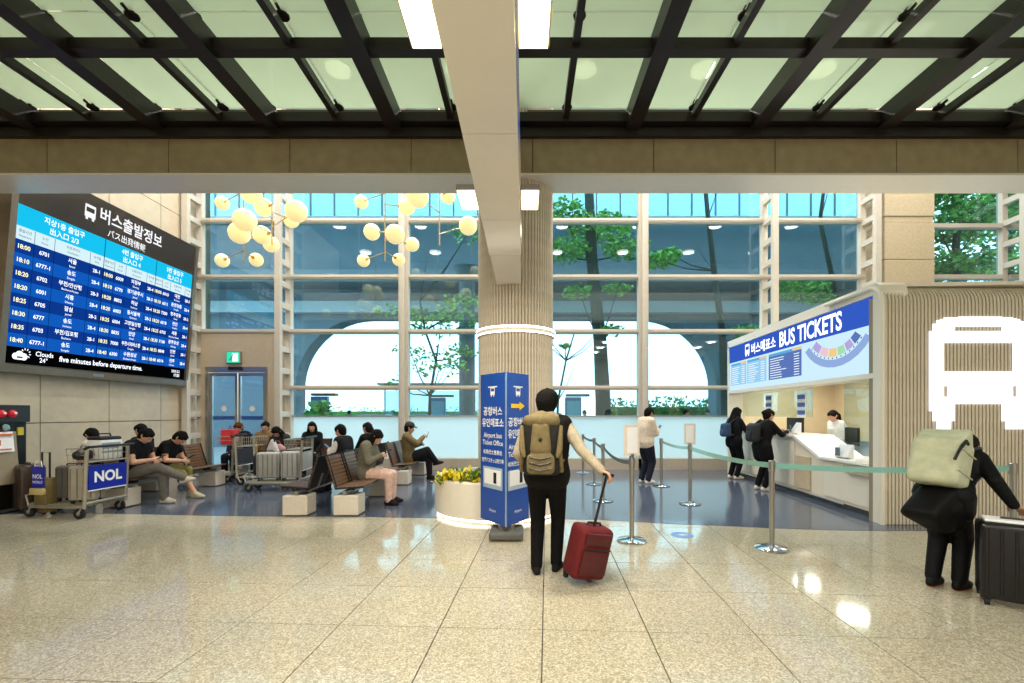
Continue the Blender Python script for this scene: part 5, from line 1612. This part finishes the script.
MB().tube([rkp(.176, -.15, -.12), rkp(.178, 0, -.13), rkp(.17, .12, -.13)], .006).tube([rkp(.176, -.15, .06), rkp(.178, 0, .05), rkp(.17, .13, .05)], .006).build('fold', m_pg, rk, True)
for k in (-1, 1):
    MB().tube([rkp(k * .09, -.14, .12), iv['sh'][k] + iv['T'] * .07 + iv['B'] * .05, iv['sh'][k] - iv['B'] * .10, iv['chest'] - iv['B'] * .15 + Vector((k * .13, 0, 0)), rkp(k * .15, -.12, -.18)], .017).build('strap', M_BLACK, rk, True)

# --- others standing
fp_, _ = person('person in a cream jacket looking at a phone by the queue posts', (2.57, 9.62, .004), R(-62), H=1.66, lean=3, head=20, hands={-1: ((-.08, .30, 1.14), (-.6, -.6, -.6)), 1: ((.06, .30, 1.14), (.6, -.6, -.6))},
    top=(224, 206, 184), low=(34, 38, 50), shoe=(222, 220, 214), fat=.02, hair='short')
phone(fp_, (0, .40, 1.17), 'phone held by the person in a cream jacket', tilt=-35)
w1, i1 = person('woman in black with a blue bag at the far end of the ticket counter', (4.76, 10.25, .004), R(-75), H=1.66, lean=3, head=10, hair='long', hands={-1: ((-.12, .36, 1.13), (-.6, -.5, -.6)), 1: ((.1, .34, 1.13), (.6, -.5, -.6))}, top=(22, 22, 26), low=(18, 18, 22), shoe=(214, 204, 190), coat=.15)
w2, i2 = person('woman in black with a black backpack leaning on the ticket counter', (4.60, 8.75, .004), R(-80), H=1.62, lean=12, head=4, hair='bun', hair_rgb=(40, 28, 24), hands={-1: ((-.12, .46, 1.13), (-.6, -.5, -.6)), 1: ((.12, .46, 1.13), (.6, -.5, -.6))}, top=(20, 20, 22), low=(16, 16, 18), shoe=(210, 206, 200), coat=.5)
for (w_, i_, rgb, lab, sc) in ((w1, i1, (36, 62, 98), 'small blue bag on the back of the woman at the far counter', .8), (w2, i2, (26, 26, 30), 'black backpack on the woman leaning at the counter', 1.0)):
    t = thing('backpack', lab, 'backpack', w_.location, w_.rotation_euler.z)
    cc = i_['waist'].lerp(i_['chest'], .55) + i_['B'] * .235
    q_ = MB().hull([(cc + Vector((sx * .08 * sc, sy, sz * sc)), .055) for sx in (-1, 1) for sy, sz in ((.03, -.14), (-.04, -.13), (.03, .12), (-.02, .11))])
    remeshed(q_, 'main_bag', mat('pack_%d' % rgb[2], rgb, .7, var=.15), t, .012)
    MB().rbox(cc + Vector((0, -.10, -.06)), (.15 * sc, .04, .15 * sc), .018).build('front_pocket', mat('pack_pk_%d' % rgb[2], tuple(int(v * 1.25) for v in rgb), .7), t, True)
    for k in (-1, 1):
        MB().tube([cc + Vector((k * .06, .06, .15)), i_['sh'][k] + Vector((-k * .04, -.02, .09)), i_['sh'][k] + Vector((-k * .04, .09, .0)), i_['chest'] + Vector((k * .12, .14, -.08)), cc + Vector((k * .11, .06, -.12))], .014).build('strap', M_BLACK, t, True)

# --- seated
def seat(label, x, y, hd, **kw):
    a, i_ = person(label, (x, y, .004), hd, pose='sit', **kw)
    return a, i_
# benches facing +x have their hips near x; those facing -x likewise
k_, ik_ = seat('woman in pink trousers with long black hair looking down at her phone', -2.66, 7.42, E_, lean=6, head=34, hair='long', top=(112, 108, 92), low=(214, 178, 162), shoe=(36, 26, 28), hands=PH, H=1.66, fat=.01)
phone(k_, (0, .40, .86), 'phone held by the woman in pink trousers', tilt=-55)
l_, _ = seat('man in an olive jacket and cap holding up a phone on the far bench', -2.60, 9.95, R(-78), lean=-6, head=18, top=(112, 98, 68), low=(34, 32, 36), hands={-1: ((-.1, .28, .80), (-.8, -.5, -.5)), 1: ((.08, .34, .96), (.8, -.5, -.6))}, fat=.02,
    legs={-1: ((-.1, .48, .085), (0, .3, 1), (0, 1, 0)), 1: ((-.12, .62, .40), (.5, .3, 1), (0, 1, .2))})
phone(l_, (.08, .44, 1.02), 'phone held up by the man in an olive jacket', tilt=-20)
cp = thing('cap', 'dark cap on the man in an olive jacket', 'cap', l_.location, l_.rotation_euler.z)
hcq, HUq, HFq = _['hc'], _['HU'], _['HF']
MB().hull([(hcq + HUq * .06 - HFq * .02, .098), (hcq + HUq * .07 + HFq * .02, .085)]).build('crown', mat('cap_cloth', (48, 44, 40), .8), cp, True)
MB().hull([(hcq + HUq * .055 + HFq * .09 + Vector((k * .05, 0, 0)), .014) for k in (-1, 1)] + [(hcq + HUq * .045 + HFq * .155, .012)]).build('brim', mat('cap_cloth', (48, 44, 40), .8), cp, True)
n_, _ = seat('person with short dark hair and pale shirt on the dark bench, back to the planter', -3.36, 8.45, R(78), lean=2, head=14, top=(206, 198, 190), vest=(30, 30, 32), low=(40, 42, 50), hands=PH)
phone(n_, (0, .40, .86), 'phone held by the person in pale shirt on the dark bench', tilt=-50)
seat('person in black with tied hair at the far end of the dark bench', -3.36, 9.72, R(70), lean=0, head=0, hair='tail', hair_rgb=(48, 34, 28), top=(24, 24, 26), low=(30, 30, 34))
# left bench: man in black tee with crossed legs, boy in shorts, two on the far side
a_, _ = seat('man in black T-shirt and grey trousers with crossed legs on the left bench', -6.47, 7.32, R(-84), lean=14, head=26, sleeve=.25, top=(20, 20, 24), low=(104, 100, 92), shoe=(188, 182, 170), fat=.015,
    hands={-1: ((-.07, .40, .72), (-.8, -.5, -.4)), 1: ((.05, .42, .74), (.8, -.5, -.4))}, legs={-1: ((-.10, .50, .085), (0, .3, 1), (0, 1, 0)), 1: ((-.20, .74, .40), (.4, .3, 1), (-.1, 1, .25))}, H=1.76)
phone(a_, (0, .52, .78), 'phone held by the man with crossed legs', tilt=-60)
b_, _ = seat('person in black top and olive shorts next to the man with crossed legs', -6.47, 7.92, R(-80), lean=22, head=30, sleeve=.25, top=(16, 16, 18), low=(122, 116, 70), low_len=.62, shoe=(176, 168, 140), hands={-1: ((-.06, .44, .66), (-.8, -.5, -.4)), 1: ((.08, .44, .66), (.8, -.5, -.4))}, legs={1: ((.12, .66, .085), (0, .3, 1), (.2, 1, 0)), -1: ((-.05, .50, .085), (0, .3, 1), (0, 1, 0))})
phone(b_, (.01, .54, .72), 'phone held by the person in olive shorts', tilt=-60)
seat('person in white shirt behind the blue-panel cart facing the wall', -7.22, 7.72, R(80), lean=12, head=26, sleeve=.25, top=(214, 206, 192), low=(60, 58, 60), hair='short')
seat('person with dark hair on the wall-facing bench beyond the olive shorts', -7.22, 8.55, R(86), lean=2, head=4, top=(30, 30, 34), low=(40, 40, 46))
# window bench facing the hall
seat('person in dark coat with ginger hair at the left end of the window bench', -6.78, 10.85, R(172), lean=6, head=16, hair_rgb=(120, 66, 34), top=(22, 26, 38), low=(26, 28, 36), fat=.02)
seat('person in tan jacket leaning back on the window bench', -6.22, 10.86, R(188), lean=2, head=6, top=(138, 112, 78), low=(40, 40, 44), fat=.02)
g_, _ = seat('woman bending forward with a pink bag on the window bench', -5.68, 10.74, R(172), lean=24, head=22, hair='long', top=(58, 54, 52), low=(70, 66, 70), hands={-1: ((-.1, .42, .66), (-.8, -.5, -.4)), 1: ((.1, .42, .66), (.8, -.5, -.4))})
pk = thing('handbag', 'dusty pink bag on the knees of the bending woman', 'bag', (g_.location.x - .02, g_.location.y - .42, .62), R(10))
MB().hull([((-.14, 0, .06), .06), ((.14, 0, .06), .06), ((-.08, 0, .12), .05), ((.08, 0, .12), .05)]).build('body', mat('dusty_pink', (196, 148, 150), .7, var=.1), pk, True)
MB().tube([(-.1, 0, .15), (-.05, 0, .24), (.05, 0, .24), (.1, 0, .15)], .01).build('handle', mat('dusty_pink_strap', (150, 100, 104), .7), pk, True)
seat('woman in black with long hair at the right end of the window bench', -5.12, 10.86, R(195), lean=2, head=8, hair='long', top=(20, 22, 24), low=(28, 28, 32))
# staff inside the booth
q_ = bw(-2.6, 2.0, 0)
person('ticket clerk in a pale blue shirt seated behind the counter', q_, R(100), pose='sit', lean=8, head=10, top=(150, 180, 208), low=(40, 44, 60), sit_z=.47, hair='short', H=1.66)
q_ = bw(-3.9, 1.8, 0)
person('ticket clerk in white standing behind the far counter', q_, R(95), lean=6, head=14, top=(206, 208, 206), low=(40, 44, 60), H=1.6, hair='tail')
for nm_, x_, y_ in (('stool', -2.6, 2.0),):
    t = bthing('clerk_stool', 'grey stool under the seated ticket clerk', 'stool', x_, y_, 0)
    MB().lathe([(.001, .46), (.19, .46), (.19, .42), (.001, .42)], seg=20).build('seat', M_GREY, t, True)
    MB().tube([(0, 0, .01), (0, 0, .42)], .03).build('post', M_STEEL, t)
    MB().lathe([(.001, .03), (.2, .01), (.2, 0), (.001, 0)], seg=20).build('base', M_STEEL, t, True)
# people outside
for k, (x, d, rgb, hd, lab) in enumerate(((349, 24, (40, 46, 60), 20, 'person in dark clothes outside near the left kiosk'), (394, 23, (60, 90, 150), 160, 'person in blue outside beyond the left windows'), (308, 22.5, (36, 38, 40), 200, 'person in black outside by the left window post'), (586, 22, (30, 34, 40), 90, 'person in black outside near the right kiosk'), (684, 17.6, (28, 30, 34), 240, 'person in dark coat outside right bay, leftmost of two'), (708, 18.0, (34, 34, 40), 150, 'person in dark coat outside right bay, rightmost of two'))):
    person(lab, (px(x, d), d, -.02), R(hd), H=1.7, top=rgb, low=(30, 32, 38), vox=.02)
bpy.data.scenes.remove(TMP)
